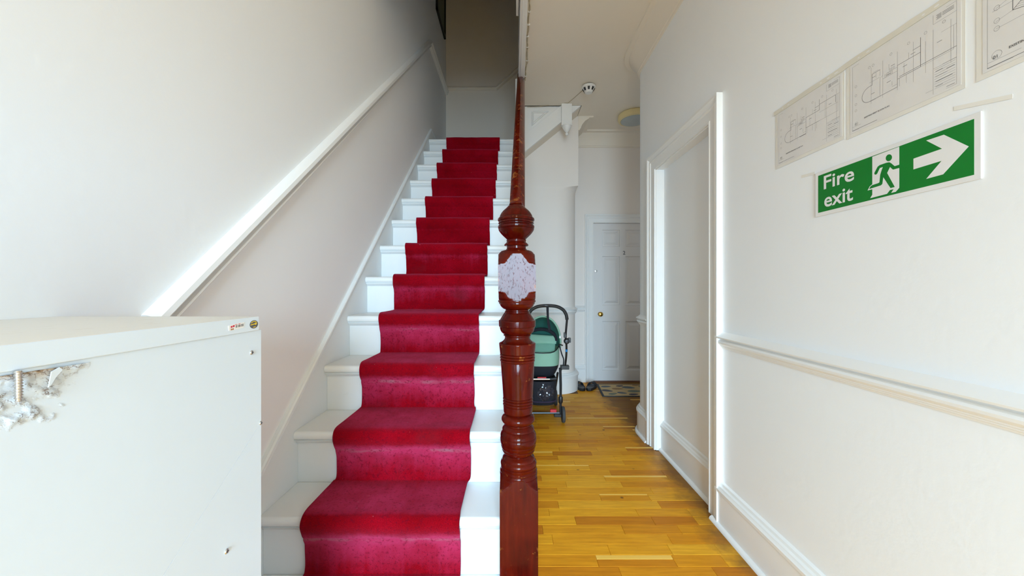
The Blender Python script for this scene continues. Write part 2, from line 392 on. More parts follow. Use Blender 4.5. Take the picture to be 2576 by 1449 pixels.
# floor: substrate plus separate oak strips
fl = struct(MB().box((XL, -3.25, -0.12), (2.3, YF + .14, -0.0045)), 'floor', M['sub'])
strip_cache = {}
def strip_mesh(L, Wd, mat, key):
    k = (round(L, 3), round(Wd, 3), key)
    if k in strip_cache: return strip_cache[k]
    c = 0.0012; t = 0.0045
    x, y = L / 2 - .0004, Wd / 2 - .0004
    vs = [(-x, -y, -t), (x, -y, -t), (x, y, -t), (-x, y, -t), (-x, -y, -c), (x, -y, -c), (x, y, -c), (-x, y, -c), (-x + c, -y + c, 0), (x - c, -y + c, 0), (x - c, y - c, 0), (-x + c, y - c, 0)]
    fs = [(8, 9, 10, 11)] + [(i, (i + 1) % 4, (i + 1) % 4 + 4, i + 4) for i in range(4)] + [(i + 4, (i + 1) % 4 + 4, (i + 1) % 4 + 8, i + 8) for i in range(4)]
    me = bpy.data.meshes.new('plank'); me.from_pydata(vs, [], fs); me.materials.append(mat); me.update()
    strip_cache[k] = me; return me
def put_strip(x0, x1, y0, y1, mat, key):
    o = bpy.data.objects.new('plank', strip_mesh(x1 - x0, y1 - y0, mat, key)); COL.objects.link(o)
    o.location = ((x0 + x1) / 2, (y0 + y1) / 2, random.uniform(-0.0004, 0.0)); o.parent = fl
rnd = random.Random(21)
LENS = [0.22, 0.28, 0.34, 0.40, 0.47, 0.56]
y = 1.38; row = 0.0705; n_strip = 0
while y < YF - 0.005:
    y1 = min(y + row, YF)
    xmax = 1.06 if y < 2.0 or (y > 2.70 and y < 3.0) else (1.115 if y < 2.72 else 2.0)
    if y >= 3.0: xmax = 1.9
    x = 0.058 if y < YU - .0 else 0.756
    off = rnd.choice(LENS) * rnd.uniform(0.35, 1)
    first = True
    while x < xmax - 0.02:
        L = off if first else rnd.choice(LENS)
        first = False
        x1 = min(x + L, xmax)
        if xmax - x1 < 0.07: x1 = xmax
        s = rnd.random()
        if s < 0.10 and x1 - x > .2:                 # a strip with a pale sapwood edge
            wd = rnd.choice([0.012, 0.02, 0.026])
            put_strip(x, x1, y, y1 - wd, M['oak'], 'o'); put_strip(x, x1, y1 - wd, y1, M['sap'], 's'); n_strip += 2
        else:
            put_strip(x, x1, y, y1, M['oak'], 'o'); n_strip += 1
        x = x1
    y = y1
nb = MB(); y = -3.1
while y < 1.375:
    x = -0.46
    if y > 0.7: x = 0.085
    while x < 1.05:
        x1 = min(x + rnd.choice(LENS), 1.06)
        nb.box((x + .0004, y + .0004, -.0044), (x1 - .0004, y + .0701, 0)); x = x1
    y += 0.0705
o = nb.build('planks', M['oak'], fl, smooth=0, kind='stuff')
print('strips', n_strip)

# skirting, dado and cornice runs
SKIRT = [(0, 0), (0.024, 0), (0.024, 0.168), (0.030, 0.172), (0.031, 0.186), (0.024, 0.194), (0.022, 0.200), (0.014, 0.206), (0.010, 0.216), (0, 0.222)]
QUAD = [(0.0245, 0), (0.042, 0), (0.041, 0.007), (0.037, 0.013), (0.031, 0.017), (0.0245, 0.019)]
DADO = [(0, 0.893), (0.004, 0.894), (0.006, 0.899), (0.009, 0.901), (0.010, 0.905), (0.013, 0.907), (0.014, 0.911), (0.017, 0.913), (0.024, 0.920), (0.026, 0.928), (0.023, 0.935), (0.014, 0.940), (0.013, 0.944), (0.032, 0.948), (0.034, 0.954), (0.024, 0.959), (0.010, 0.968), (0, 0.978)]
CORN = [(0, CEIL - 0.16), (0.010, CEIL - 0.158), (0.012, CEIL - .146), (0.018, CEIL - 0.142), (0.03, CEIL - 0.10), (0.055, CEIL - 0.055), (0.085, CEIL - 0.030), (0.09, CEIL - .018), (0.125, CEIL - 0.014), (0.128, CEIL), (0, CEIL)]
def run(name, path, prof, flip=1, mat=None, n=(0, 0, 1)):
    return struct(MB().sweep(path, n, prof, flip), name, mat or M['wood_white'])
near = [(XR, -3.1, 0), (XR, 1.89, 0)]
run('baseboard_right', near, SKIRT, -1); run('trim_1', [(XR, -3.1, 0), (XR, 1.925, 0)], QUAD, -1)
run('trim_2', near, DADO, -1)
farp = [(XR, 2.862, 0)] + [tuple(p) for p in corner] + [(2.3, RY + RC, 0)]
run('baseboard_corner', farp, SKIRT, -1); run('trim_3', farp, QUAD, -1); run('trim_4', farp, DADO, -1)
rec = [(1.125, OY0 + .006, 0), (1.125, OY1 - .007, 0)]
run('baseboard_doorway', rec, SKIRT, -1); run('trim_5', rec, QUAD, -1)
cp = [(XR, -3.1, 0), (XR, 2.862, 0)] + [tuple(p) for p in corner] + [(2.3, RY + RC, 0)]
run('trim_6', cp, CORN, -1, M['ceil'])
up_ = [(0.06, YU, 0)] + [tuple(p) for p in arc(XU - .25, YU + .25, .25, -90, 0, 12)] + [(XU, YF, 0)]
BIGSK = [(a * 1.5, b * 1.02) for a, b in SKIRT]
run('baseboard_understair', up_, BIGSK, 1); run('trim_7', up_, DADO, 1)
run('baseboard_far', [(XU, YF, 0), (0.935, YF, 0)], SKIRT, 1); run('trim_8', [(XU, YF, 0), (0.935, YF, 0)], DADO, 1)
CORN2 = [(a * 1.35, b) for a, b in CORN]
run('trim_9', [(XU, YU - .01, 0), (XU, YF, 0), (2.3, YF, 0)], CORN2, 1, M['ceil'])
# stair dado on the left wall, then level round the landing and up again on the back wall
RAKE = [(0.0, 0), (0.0, 0.012), (0.006, 0.026), (0.012, 0.035), (0.025, 0.038), (0.030, 0.034), (0.032, 0.010), (0.047, 0.008), (0.049, 0.024), (0.053, 0.027), (0.058, 0.023), (0.060, 0.008), (0.068, 0.006), (0.068, 0)]
dz0 = 1.135
dtop = [(XL, -2.0, 1.135 + 0.0), (XL, 0.872, 1.1357), (XL, 3.892, 3.816), (XL, YB, 3.816)]
struct(MB().sweep(dtop[1:], (1, 0, 0), [(a, b) for a, b in RAKE], 1), 'trim_10', M['wood_white'])
struct(MB().sweep([(XL, YB, 3.816), (-0.20, YB, 3.816), (0.6, YB, 4.52)], (0, -1, 0), [(a, b) for a, b in RAKE], -1), 'trim_11', M['ceil'])
struct(MB().sweep([(XL, -3.0, 1.10), (XL, 0.45, 1.10)], (1, 0, 0), RAKE, 1), 'trim_12', M['wood_white'])

# architrave of the blocked doorway and its jamb lining
ARCH = [(0.0, 0), (0.0, 0.013), (0.010, 0.015), (0.014, 0.011), (0.040, 0.012), (0.060, 0.015), (0.066, 0.021), (0.074, 0.021), (0.080, 0.016), (0.088, 0.020), (0.100, 0.030), (0.112, 0.031), (0.112, 0)]
ap = [(XR, OY0, 0), (XR, OY0, OZ), (XR, OY1, OZ), (XR, OY1, 0)]
struct(MB().sweep(ap, (-1, 0, 0), ARCH, -1 if False else 1), 'trim_13', M['wood_white'])
m = MB(); m.box((XR - .001, OY0 - .012, 0), (1.125, OY0 + .005, OZ)); m.box((XR - .001, OY1 - .006, 0), (1.125, OY1 + .012, OZ)); m.box((XR - .001, OY0 - .012, OZ - .006), (1.125, OY1 + .012, OZ + .012))
struct(m, 'trim_14', M['wood_white'])

# stairwell edge of the hall ceiling: painted fascia with a thicker block
m = MB()
m.prism([(0.055, 2.302, 3.12), (0.104, 2.302, 3.12), (0.116, 3.53, 3.12), (0.06, 3.53, 3.12)], (0, 0, 0.42))
m.prism([(0.025, 2.302, 3.20), (0.047, 2.302, 3.20), (0.047, 2.72, 3.20), (0.030, 2.72, 3.20)], (0, 0, 0.34))
m.prism([(0.069, 2.302, 3.112), (0.077, 2.302, 3.112), (0.086, 3.50, 3.112), (0.078, 3.50, 3.112)], (0, 0, 0.02))
struct(m, 'trim_15', M['wood_white'], bevel=0.002)

# flat door on the far wall
d1 = bpy.data.objects.new('door_1', None); COL.objects.link(d1); d1['kind'] = 'structure'
yd = YF + 0.022
gx = lambda zx: (1440 + zx / 2.337 - CX) * yd / F
gz = lambda zy: EYE - (500 + zy / 2.337 - CY) * yd / F
cxd = (DX0 + DX1) / 2
xa0, xa1 = gx(175), gx(278); xb0, xb1 = 2 * cxd - xa1, 2 * cxd - xa0
rows = [(gz(283), gz(183)), (gz(625), gz(338)), (gz(1008), gz(720))]
lf = MB(); xs = [(DX0 + .003, xa0), (xa1, xb0), (xb1, DX1 - .003)]
for a, b in xs: lf.box((a, yd, 0.012), (b, yd + .04, DZ - .003))
zs = [0.012] + [v for r in rows[::-1] for v in r] + [DZ - .003]
for a, b in ((xa0, xa1), (xb0, xb1)):
    for i in range(0, len(zs), 2): lf.box((a, yd, zs[i]), (b, yd + .04, zs[i + 1]))
lf.build('door_leaf', M['door_white'], d1)
for a, b in ((xa0, xa1), (xb0, xb1)):
    for z0, z1 in rows:
        pr = []
        for ins, dep in ((0, 0), (0.004, 0.015), (0.012, 0.018), (0.022, 0.018), (0.054, 0.003)):
            pr.append([Vector((a + ins, yd + dep, z0 + ins)), Vector((b - ins, yd + dep, z0 + ins)), Vector((b - ins, yd + dep, z1 - ins)), Vector((a + ins, yd + dep, z1 - ins))])
        MB().loft(pr, 'end').build('door_panel', M['door_white'], d1, smooth=0)
kp = P(1509, 790, yd)
kn = MB().lathe([(0.026, 0), (0.027, -.004), (0.022, -.008), (0.011, -.012), (0.010, -.028), (0.020, -.034), (0.029, -.044), (0.030, -.054), (0.024, -.064), (0.010, -.069)], kp, 24, 'Y').build('door_knob', M['brass'], d1)
kn['label'] = 'round brass knob'
lp = P(1499, 682, yd)
MB().lathe([(0.018, 0), (0.018, -.006), (0.015, -.010), (0.008, -.011)], lp, 20, 'Y').build('lock_cylinder', M['zinc'], d1)
# door frame and architrave
m = MB().sweep([(DX0, YF, 0), (DX0, YF, DZ), (DX1, YF, DZ), (DX1, YF, 0)], (0, -1, 0), [(a * 0.95, b) for a, b in ARCH], -1)
m.build('architrave', M['wood_white'], d1)
MB().box((DX0, YF - .02, 0), (DX1, YF + .10, 0.010)).build('threshold', plain('threshold_wood', (0.16, 0.05, 0.015), .5), d1)

def text_mesh(body, mat, name, parent, matrix, width=None, height=None, off=0.0, align='LEFT', depth=0.0004):
    c = bpy.data.curves.new(name, 'FONT'); c.body = body; c.size = 1.0; c.offset = off; c.extrude = 0.0
    c.resolution_u = 4
    o = bpy.data.objects.new(name, c); COL.objects.link(o)
    dg = bpy.context.evaluated_depsgraph_get(); me = bpy.data.meshes.new_from_object(o.evaluated_get(dg))
    bpy.data.objects.remove(o); bpy.data.curves.remove(c)
    xs_ = [v.co.x for v in me.vertices]; ys_ = [v.co.y for v in me.vertices]
    x0, x1, y0, y1 = min(xs_), max(xs_), min(ys_), max(ys_)
    sx = (width / (x1 - x0)) if width else None; sy = (height / (y1 - y0)) if height else None
    sx = sx or sy; sy = sy or sx
    sh = {'LEFT': x0, 'CENTER': (x0 + x1) / 2}[align]
    for v in me.vertices: v.co = Vector(((v.co.x - sh) * sx, (v.co.y - y0) * sy, depth))
    me.transform(matrix); me.materials.clear(); me.materials.append(mat); me.name = name; me.update()
    o = bpy.data.objects.new(name, me); COL.objects.link(o); o.parent = parent
    return o
def frame_matrix(o, x, y):
    x = Vector(x); y = Vector(y); z = x.cross(y)
    return Matrix(((x.x, y.x, z.x, o[0]), (x.y, y.y, z.y, o[1]), (x.z, y.z, z.z, o[2]), (0, 0, 0, 1)))
np_ = P(1570, 640.5, yd)
text_mesh('2', M['ink'], 'numeral', d1, frame_matrix((np_.x, yd, np_.z), (1, 0, 0), (0, 0, 1)), height=0.047, off=0.012, align='CENTER', depth=0.002)

# ------------------------------------------------------------------ staircase
st = thing('staircase', 'steep straight white painted wooden staircase rising beside the left wall', 'staircase')
XS0 = -0.8585
for k, (yk, zk) in enumerate(zip(STEP_Y, STEP_Z)):
    xr = -0.0395 if k < 2 else 0.030
    yn = STEP_Y[k + 1] if k + 1 < len(STEP_Y) else YB - .002
    t = 0.034
    prof = [(yk + .004, -t)] + [(yk + .013 - .013 * math.cos(R(a)), -t / 2 + t / 2 * math.sin(R(a))) for a in range(-75, 76, 15)] + [(yk + .012, 0), (yn + .03 if k + 1 < len(STEP_Y) else yn, 0), (yn + .03 if k + 1 < len(STEP_Y) else yn, -t)]
    x0 = XS0 - .0 + (0.0 if k != 1 else 0.0)
    MB().prism([(x0, y_, zk + z_) for y_, z_ in prof], (xr - x0, 0, 0)).build('tread' if k < 12 else 'landing', M['stair_white'], st, smooth=35)
    zp = STEP_Z[k - 1] if k else 0.0
    MB().box((x0, yk + .030, zp + .0005), (xr, yk + .048, zk - t)).build('riser', M['stair_white'], st, smooth=0)
    # small hollow moulding under the nosing
    pr = [(yk + .0295, -t), (yk + .010, -t), (yk + .011, -t - .006), (yk + .018, -t - .010), (yk + .023, -t - .017), (yk + .0295, -t - .020)]
    MB().prism([(x0, y_, zk + z_) for y_, z_ in pr], (xr - x0, 0, 0)).build('nosing_moulding', M['stair_white'], st)
# wall string with capping bead
s0, s1 = (1.28, 0.580), (3.94, 2.880); sl = (s1[1] - s0[1]) / (s1[0] - s0[0])
ws = lambda y_: s0[1] + sl * (y_ - s0[0])
MB().prism([(XL + .0005, 0.80, 0.001), (XL + .0005, 4.85, 0.001), (XL + .0005, 4.85, 2.90), (XL + .0005, 4.02, 2.90), (XL + .0005, 3.94, ws(3.94)), (XL + .0005, 1.06, ws(1.06)), (XL + .0005, .80, .38)], (0.0155, 0, 0)).build('wall_string', M['stair_white'], st, smooth=0)
cap = [(-0.009, 0), (-0.009, 0.014), (-0.005, 0.020), (0.002, 0.021), (0.006, 0.016), (0.010, 0.019), (0.013, 0.016), (0.013, 0)]
MB().sweep([(XL + .0005, 1.06, ws(1.06)), (XL + .0005, 3.90, ws(3.90)), (XL + .0005, 3.955, ws(3.94) + .012), (XL + .0005, 4.0, ws(3.94) - .0), (XL + .0005, 4.85, 2.90)], (1, 0, 0), cap, 1).build('string_capping', M['stair_white'], st)
nose = lambda y_: 0.422 + 0.211 + 0.8903 * (y_ - 1.452)
MB().prism([(0.0305, 1.272, 0.001), (0.0305, 4.19, 0.001), (0.0305, 4.19, 2.55), (0.0305, 3.9, nose(3.9) - .10), (0.0305, 1.272, nose(1.272) + .03)], (0.025, 0, 0)).build('outer_string', M['stair_white'], st, smooth=0)

# stair runner
KX = [-.705] + [-.705, -.695, -.69, -.69, -.693, -.69, -.68, -.674, -.675, -.68, -.675, -.678]
KR = [-.176] + [-.176, -.164, -.173, -.172, -.16, -.16, -.159, -.148, -.137, -.137, -.135, -.127]
path = []                                            # (y, z, step, wear)
for k, (yk, zk) in enumerate(zip(STEP_Y, STEP_Z)):
    zp = STEP_Z[k - 1] if k else 0.0
    e = 0.006
    path += [(yk + .016, zp + e + .012, k, .25), (yk + .022, zp + .045, k, .30), (yk + .020, (zp + zk) / 2 - .03, k, .45), (yk + .019, (zp + zk) / 2 + .01, k, .62), (yk + .015, zk - .085, k, .72), (yk + .010, zk - .072, k, .95), (yk + .009, zk - .064, k, 1.0), (yk + .002, zk - .054, k, .70), (yk - .006, zk - .040, k, .3),
             (yk - .0105, zk - .024, k, .1), (yk - .0105, zk - .010, k, .08), (yk - .005, zk + .002, k, .05), (yk + .006, zk + .0085, k, .4), (yk + .03, zk + .010, k, .6), (yk + .07, zk + .009, k, .62)]
    yn = STEP_Y[k + 1] if k < 12 else 4.55
    if k == 0: path += [(yk + .15, zk + .009, k, .62)]
    path += [(yn - .06, zk + .009, k, .62), (yn - .01, zk + .009, k, .4), (yn + .010, zk + .011, k, .2)]
NXC = 28; mb = MB(); wear = []
rows_v = []
for j, (y_, z_, k, wv) in enumerate(path):
    a, b = KX[k], KR[k]
    wob = noise.noise(Vector((0.3, j * .7, 1))) * .003
    for i in range(NXC + 1):
        f = i / NXC
        dz = noise.noise(Vector((f * 6, y_ * 5, z_ * 5))) * .0022
        WK = 1.0 if k < 4 else (.85 if k == 4 else .6 if k == 5 else .4 if k == 6 else .26 if k == 7 else .14)
        rows_v.append((a + (b - a) * f + wob + (noise.noise(Vector((9, j * .9, f))) * .002), y_ - dz, z_ + dz)); wear.append(wv * WK)
nn = NXC + 1
mb.add(rows_v, [(j * nn + i, j * nn + i + 1, (j + 1) * nn + i + 1, (j + 1) * nn + i) for j in range(len(path) - 1) for i in range(NXC)])
cp_ = mb.build('stair_carpet', M['carpet'], smooth=80, recalc=False)
att = cp_.data.attributes.new('wear', 'FLOAT', 'POINT'); att.data.foreach_set('value', wear)
sm = cp_.modifiers.new('subd', 'SUBSURF'); sm.levels = 1; sm.render_levels = 2; sm.subdivision_type = 'CATMULL_CLARK'
so = cp_.modifiers.new('thick', 'SOLIDIFY'); so.thickness = 0.009; so.offset = 1.0
tag(cp_, 'worn crimson carpet runner laid down the middle of the white stairs', 'stair carpet')

# newel post
nw = thing('newel_post', 'turned dark mahogany newel post with ball top at the foot of the stairs', 'newel post')
KZ = 0.00127; BIG = 9.0
zy = lambda py: EYE - (py - CY) * KZ
rows_ = []
def tr(py, r, s=BIG): rows_.append((zy(py), r, s))
def z1(zp): return 480 + zp / 2.9
def z2(zp): return 950 + zp / 2.905
a1 = .001301 / 2.9
for zp, r in ((72, 5), (73, 40), (76, 46), (86, 50), (90, 44), (95, 54), (108, 66), (120, 78), (135, 95), (150, 107), (168, 117), (183, 121), (188, 128), (194, 133), (204, 134), (211, 130), (213, 123), (219, 122), (221, 128), (228, 130), (231, 122), (238, 121), (242, 128), (250, 133), (262, 132), (268, 127), (272, 130), (280, 127), (290, 121), (305, 110), (320, 96), (335, 80), (343, 72), (347, 68), (352, 72), (366, 70), (372, 74), (381, 84), (389, 89), (396, 84), (399, 70), (416, 70), (419, 74), (428, 80), (430, 96), (436, 112), (446, 122), (454, 127), (458, 132), (463, 133)):
    tr(z1(zp), r * a1)
S1 = 0.0588; b1 = .001237 / 2.9
tr(z1(464), 136 * a1, S1)
for zp, hw in ((470, 50), (478, 57), (486, 62), (488, 66), (500, 76), (508, 80), (516, 86), (522, 92), (530, 104), (536, 120), (542, 142), (546, 160)):
    tr(z1(zp), math.hypot(137.5, hw) * b1, S1)
tr(z1(640), .09, S1)
for zp, hw in ((728, 160), (734, 142), (740, 118), (746, 100), (752, 92), (760, 88), (772, 84), (782, 76), (790, 58), (796, 30)):
    tr(z1(zp), math.hypot(137.5, hw) * b1, S1)
tr(z1(799), 136 * a1, S1)
for zp, r in ((800, 136), (806, 137), (814, 135), (816, 130), (826, 130), (828, 126), (838, 122), (850, 114), (860, 104), (866, 96), (868, 88), (872, 84), (880, 84), (884, 90), (892, 90), (896, 95), (904, 100), (914, 106), (930, 116), (945, 125), (947, 131), (952, 134), (958, 134), (994, 133), (998, 128), (1004, 127), (1020, 124), (1036, 116), (1048, 104), (1054, 96), (1057, 100), (1062, 100), (1066, 92), (1078, 90), (1090, 94), (1102, 104), (1112, 118), (1116, 130), (1121, 133), (1126, 133), (1160, 130), (1192, 127), (1196, 122), (1199, 126), (1206, 128), (1212, 126), (1215, 121), (1219, 126), (1226, 128), (1232, 126), (1235, 120), (1239, 125), (1246, 127), (1252, 125), (1255, 120), (1260, 122)):
    tr(z1(zp), r * a1)
for zp, r in ((0, 117), (80, 112), (155, 108), (158, 104), (162, 108), (168, 110), (175, 108), (178, 104), (182, 108), (189, 110), (196, 108), (198, 104), (202, 108), (209, 110), (216, 108), (219, 104), (223, 107), (262, 106), (270, 104), (272, 98), (276, 96), (280, 92), (284, 98), (290, 108), (300, 116), (312, 121), (324, 122), (336, 118), (346, 110), (350, 104), (354, 97), (362, 97), (366, 102), (374, 105), (380, 112), (390, 117), (398, 117), (403, 113), (410, 118), (422, 126), (436, 131), (446, 131), (449, 128), (453, 131), (470, 133), (486, 132), (500, 129), (506, 126), (510, 128), (526, 125), (536, 121), (540, 117), (545, 120), (556, 117), (566, 110), (574, 104), (578, 98), (582, 94), (588, 98), (594, 106), (600, 114), (608, 118), (618, 118), (622, 122), (634, 130), (646, 132), (656, 130), (660, 126), (664, 130), (674, 130), (682, 128), (686, 131), (696, 136), (700, 135), (703, 131), (708, 134), (716, 137), (722, 137)):
    tr(z2(zp), r * .001301 / 2.905)
S2 = 0.0598; b2 = .001237 / 2.905
tr(z2(724), 138 * .001301 / 2.905, S2)
for zp, hw in ((730, 40), (734, 54), (742, 60), (752, 66), (760, 76), (766, 90), (772, 100), (780, 112), (788, 128), (796, 150)):
    tr(z2(zp), math.hypot(140, hw) * b2, S2)
rows_.append((zy(z2(830)), .09, S2)); rows_.append((0.10, .09, S2)); rows_.append((0.0005, .09, S2))
rows_.sort(key=lambda q: -q[0])
SEG = 96; rings = []
NY = 1.21
for z_, r, s in rows_:
    xc = 0.0216 - 0.0085 * max(0.0, (z_ - 0.62)) / 0.85
    ring = []
    for k in range(SEG):
        a = 2 * math.pi * (k + 0.0) / SEG
        rr_ = min(r, s / max(abs(math.cos(a)), abs(math.sin(a))))
        ring.append(Vector((xc + rr_ * math.cos(a), NY + rr_ * math.sin(a), z_)))
    rings.append(ring)
MB().loft(rings).build('post', M['mahog'], nw, smooth=32)
seat(nw, (0.0216, NY, 0))

# handrail and balusters
hr = thing('handrail', 'dark varnished handrail climbing from the newel post to the ceiling', 'handrail')
rz = lambda y_: 1.575 + 0.8903 * (y_ - 1.63)
rx = lambda y_: 0.0225 + 0.034 * (y_ - 1.63)
p0 = Vector((rx(1.277), 1.277, rz(1.277))); p1 = Vector((rx(3.50), 3.50, rz(3.50)))
tt = (p1 - p0).normalized(); nr = (Vector((0, 0, 1)) - tt * tt.z).normalized()
prof = [(-.026, -.062), (-.028, -.040), (-.033, -.030), (-.035, -.020), (-.033, -.010), (-.026, -.003), (-.014, 0.004), (0.0, 0.0065), (0.004, .0065), (.016, 0.001), (.027, -.012), (.034, -.022), (.035, -.028), (.033, -.036), (.028, -.042), (.026, -.062)]
MB().sweep([p0, p1], nr, prof, 1).build('rail', M['rail'], hr)
for i in range(11):
    yb_ = 1.50 + 0.2 * i
    xb = rx(yb_) + 0.004; xb = min(xb, 0.052); zb0 = nose(yb_) - .02; zb1 = rz(yb_) - .085
    h_ = zb1 - zb0
    q = [(0.014, 0), (0.014, .18 * h_), (0.010, .2 * h_), (0.015, .24 * h_), (0.009, .30 * h_), (0.013, .55 * h_), (0.008, .74 * h_), (0.014, .8 * h_), (0.014, h_ + .02)]
    MB().lathe(q, (0.045, yb_, zb0), 10).build('baluster', M['wood_white'], st)
seat(hr, (rx(1.272), 1.272, rz(1.272)))

# upper flight crossing over the hall
uf = thing('upper_flight', 'white panelled underside and string of the upper stairs crossing under the ceiling', 'staircase')
YS = 3.95
def s_poly(y_, pts, th): return MB().prism([(a, y_, b) for a, b in pts], (0, th, 0))
xe = 0.739; x_s = 0.118
s_poly(YS + .022, [(x_s, SL(x_s) + .02), (xe - .04, CEIL - .001), (x_s, CEIL - .001)], 0.02).build('spandrel_panel', M['wood_white'], uf, smooth=0)
bw = 0.185
s_poly(YS, [(x_s, SL(x_s)), (xe, CEIL - .001), (xe - bw / .853, CEIL - .001), (x_s, SL(x_s) + bw)], 0.04).build('string_board', M['wood_white'], uf, smooth=0, bevel=0.002)
tri = [P(1290 + zx / 3.81, 180 + zy_ / 3.81, YS) for zx, zy_ in ((185, 375), (345, 375), (183, 515))]
MB().sweep([tri[0], tri[1], tri[2], tri[0]], (0, -1, 0), [(0, -.022), (0, -.010), (.004, -.006), (.008, -.010), (.013, -.003), (.018, -.010), (.018, -.022)], 1).build('panel_moulding', M['wood_white'], uf)
MB().prism([(x_s, YS + .04, SL(x_s) + .004), (xe, YS + .04, CEIL - .001), (xe, YS + .04, CEIL + .05), (x_s, YS + .04, SL(x_s) + .06)], (0, 0.90, 0)).build('soffit', M['ceil'], uf, smooth=0)
MB().box((x_s - .012, YS - .004, SL(x_s) - .02), (x_s, YS + .05, CEIL - .001)).build('edge_strip', M['wood_white'], uf)
for i in range(4):
    xa = 0.13 + .235 * i
    MB().box((xa, YS + .045, 2.743 + .211 * (i + 1) - .034), (xa + .26, YB - .002, 2.743 + .211 * (i + 1))).build('tread', M['stair_white'], uf, smooth=0)
    MB().box((xa + .02, YS + .045, max(2.743 + .211 * i, SL(xa + .03) + .07)), (xa + .038, YB - .002, 2.743 + .211 * (i + 1) - .034)).build('riser', M['stair_white'], uf, smooth=0)
a_, b_ = P(1413, 258, YS - .05), P(1439, 314.5, YS - .05)
pb = MB().box((a_.x, YS - .05, b_.z), (b_.x, YS - .0005, min(a_.z, CEIL - .001))).build('drop_newel', M['wood_white'], uf, smooth=0, bevel=0.003)
cx_ = (a_.x + b_.x) / 2
MB().lathe([(0.001, -.108), (.012, -.106), (.017, -.096), (.015, -.086), (.009, -.080), (.010, -.074), (.020, -.066), (.032, -.050), (.040, -.034), (.046, -.026), (.047, -.018), (.040, -.014), (.047, -.008), (.048, 0)], (cx_, YS - .045, b_.z), 28).build('turned_pendant', M['wood_white'], uf)
seat(uf, (x_s, YS, SL(x_s)))

# ------------------------------------------------------------------ boxed cupboard at the left
cb = thing('meter_cupboard', 'white boarded cupboard with a chipped top against the left wall', 'cupboard')
XB = -0.4855; ZB = 1.1455; YE = 0.710; TH = 0.0262
m = MB().box((XL + .0005, -0.6, ZB - TH), (XB, YE, ZB)); 
m.mi = [1 if i == 1 else 0 for i in range(6)]
m.build('top_board', [M['board'], M['board_top']], cb, smooth=0, bevel=0.0012)
XP = XB - .004
def onp(px, py): return on_x(px, py, XP)
q1, q2 = onp(655, 1066), onp(410, 1449)
dirv = (q2 - q1) / (q2.y - q1.y)
yl = -0.6; q3 = q1 + dirv * ((0.0 - q1.z) / dirv.z)          # where the joint meets the floor
YP = YE + .0115
g = 0.0003
zj = q1.z + dirv.z * (YP - q1.y); zl = q1.z + dirv.z * (yl - q1.y)
MB().prism([(XP, YP, zj + g), (XP, YP, ZB - TH - .0005), (XP, yl, ZB - TH - .0005), (XP, yl, zl + g)], (-.018, 0, 0)).build('front_panel', M['box_white'], cb, smooth=0, bevel=0.0002)
MB().prism([(XP, YP, zj - g), (XP, yl, zl - g), (XP, yl, 0.001), (XP, YP, .001)], (-.018, 0, 0)).build('lower_panel', M['box_white'], cb, smooth=0, bevel=0.0002)
MB().box((XL + .001, YP - .02, .001), (XP - .0185, YP, ZB - TH - .0005)).build('end_panel', M['box_white'], cb, smooth=0)
# loose filler and torn plaster below the board
NG = 60; gv = []; gw = []; gr = []
for i in range(NG + 1):
    for j in range(NG + 1):
        px = -40 + 270 * i / NG; py_top = 952 - px * .155 - 6
        py = py_top + (1090 - py_top) * j / NG
        q = onp(px, py)
        f = noise.fractal(Vector((px * .018, py * .03, 0)), 1.0, 2.0, 5)
        edge = min(1, (NG - i) / 14) * min(1, (NG - j) / 12)
        fade = max(0.0, 1 - (px / 200) * .7 - (py - 930) / 260)
        msk = max(0.0, min(1.0, (fade + .55 * f - .22) * 2.4)) * min(1, (NG - j) / 6) * min(1, (NG - i) / 6)
        d = -0.0002 + msk * (0.0008 + 0.0022 * max(0, f + .3)); gr.append(msk)
        gv.append((XP + d, q.y, q.z)); gw.append(max(0.0, 1 - j / NG * 7.5) if px < 150 else 0.0)
mb = MB().add(gv, [(i * (NG + 1) + j, (i + 1) * (NG + 1) + j, (i + 1) * (NG + 1) + j + 1, i * (NG + 1) + j + 1) for i in range(NG) for j in range(NG)])
po = mb.build('broken_plaster', M['plaster'], cb, smooth=60)
at2 = po.data.attributes.new('wear', 'FLOAT', 'POINT'); at2.data.foreach_set('value', gw)
at3 = po.data.attributes.new('rough', 'FLOAT', 'POINT'); at3.data.foreach_set('value', gr)
po['label'] = 'torn flaking plaster'
# flake
fk = [onp(*p) for p in ((118, 935), (138, 924), (146, 930), (128, 950), (117, 968), (110, 975), (114, 955))]
MB().prism([q + Vector((.004, 0, 0)) for q in fk], (.0012, 0, 0)).build('plaster_flake', M['box_white'], cb, smooth=0)
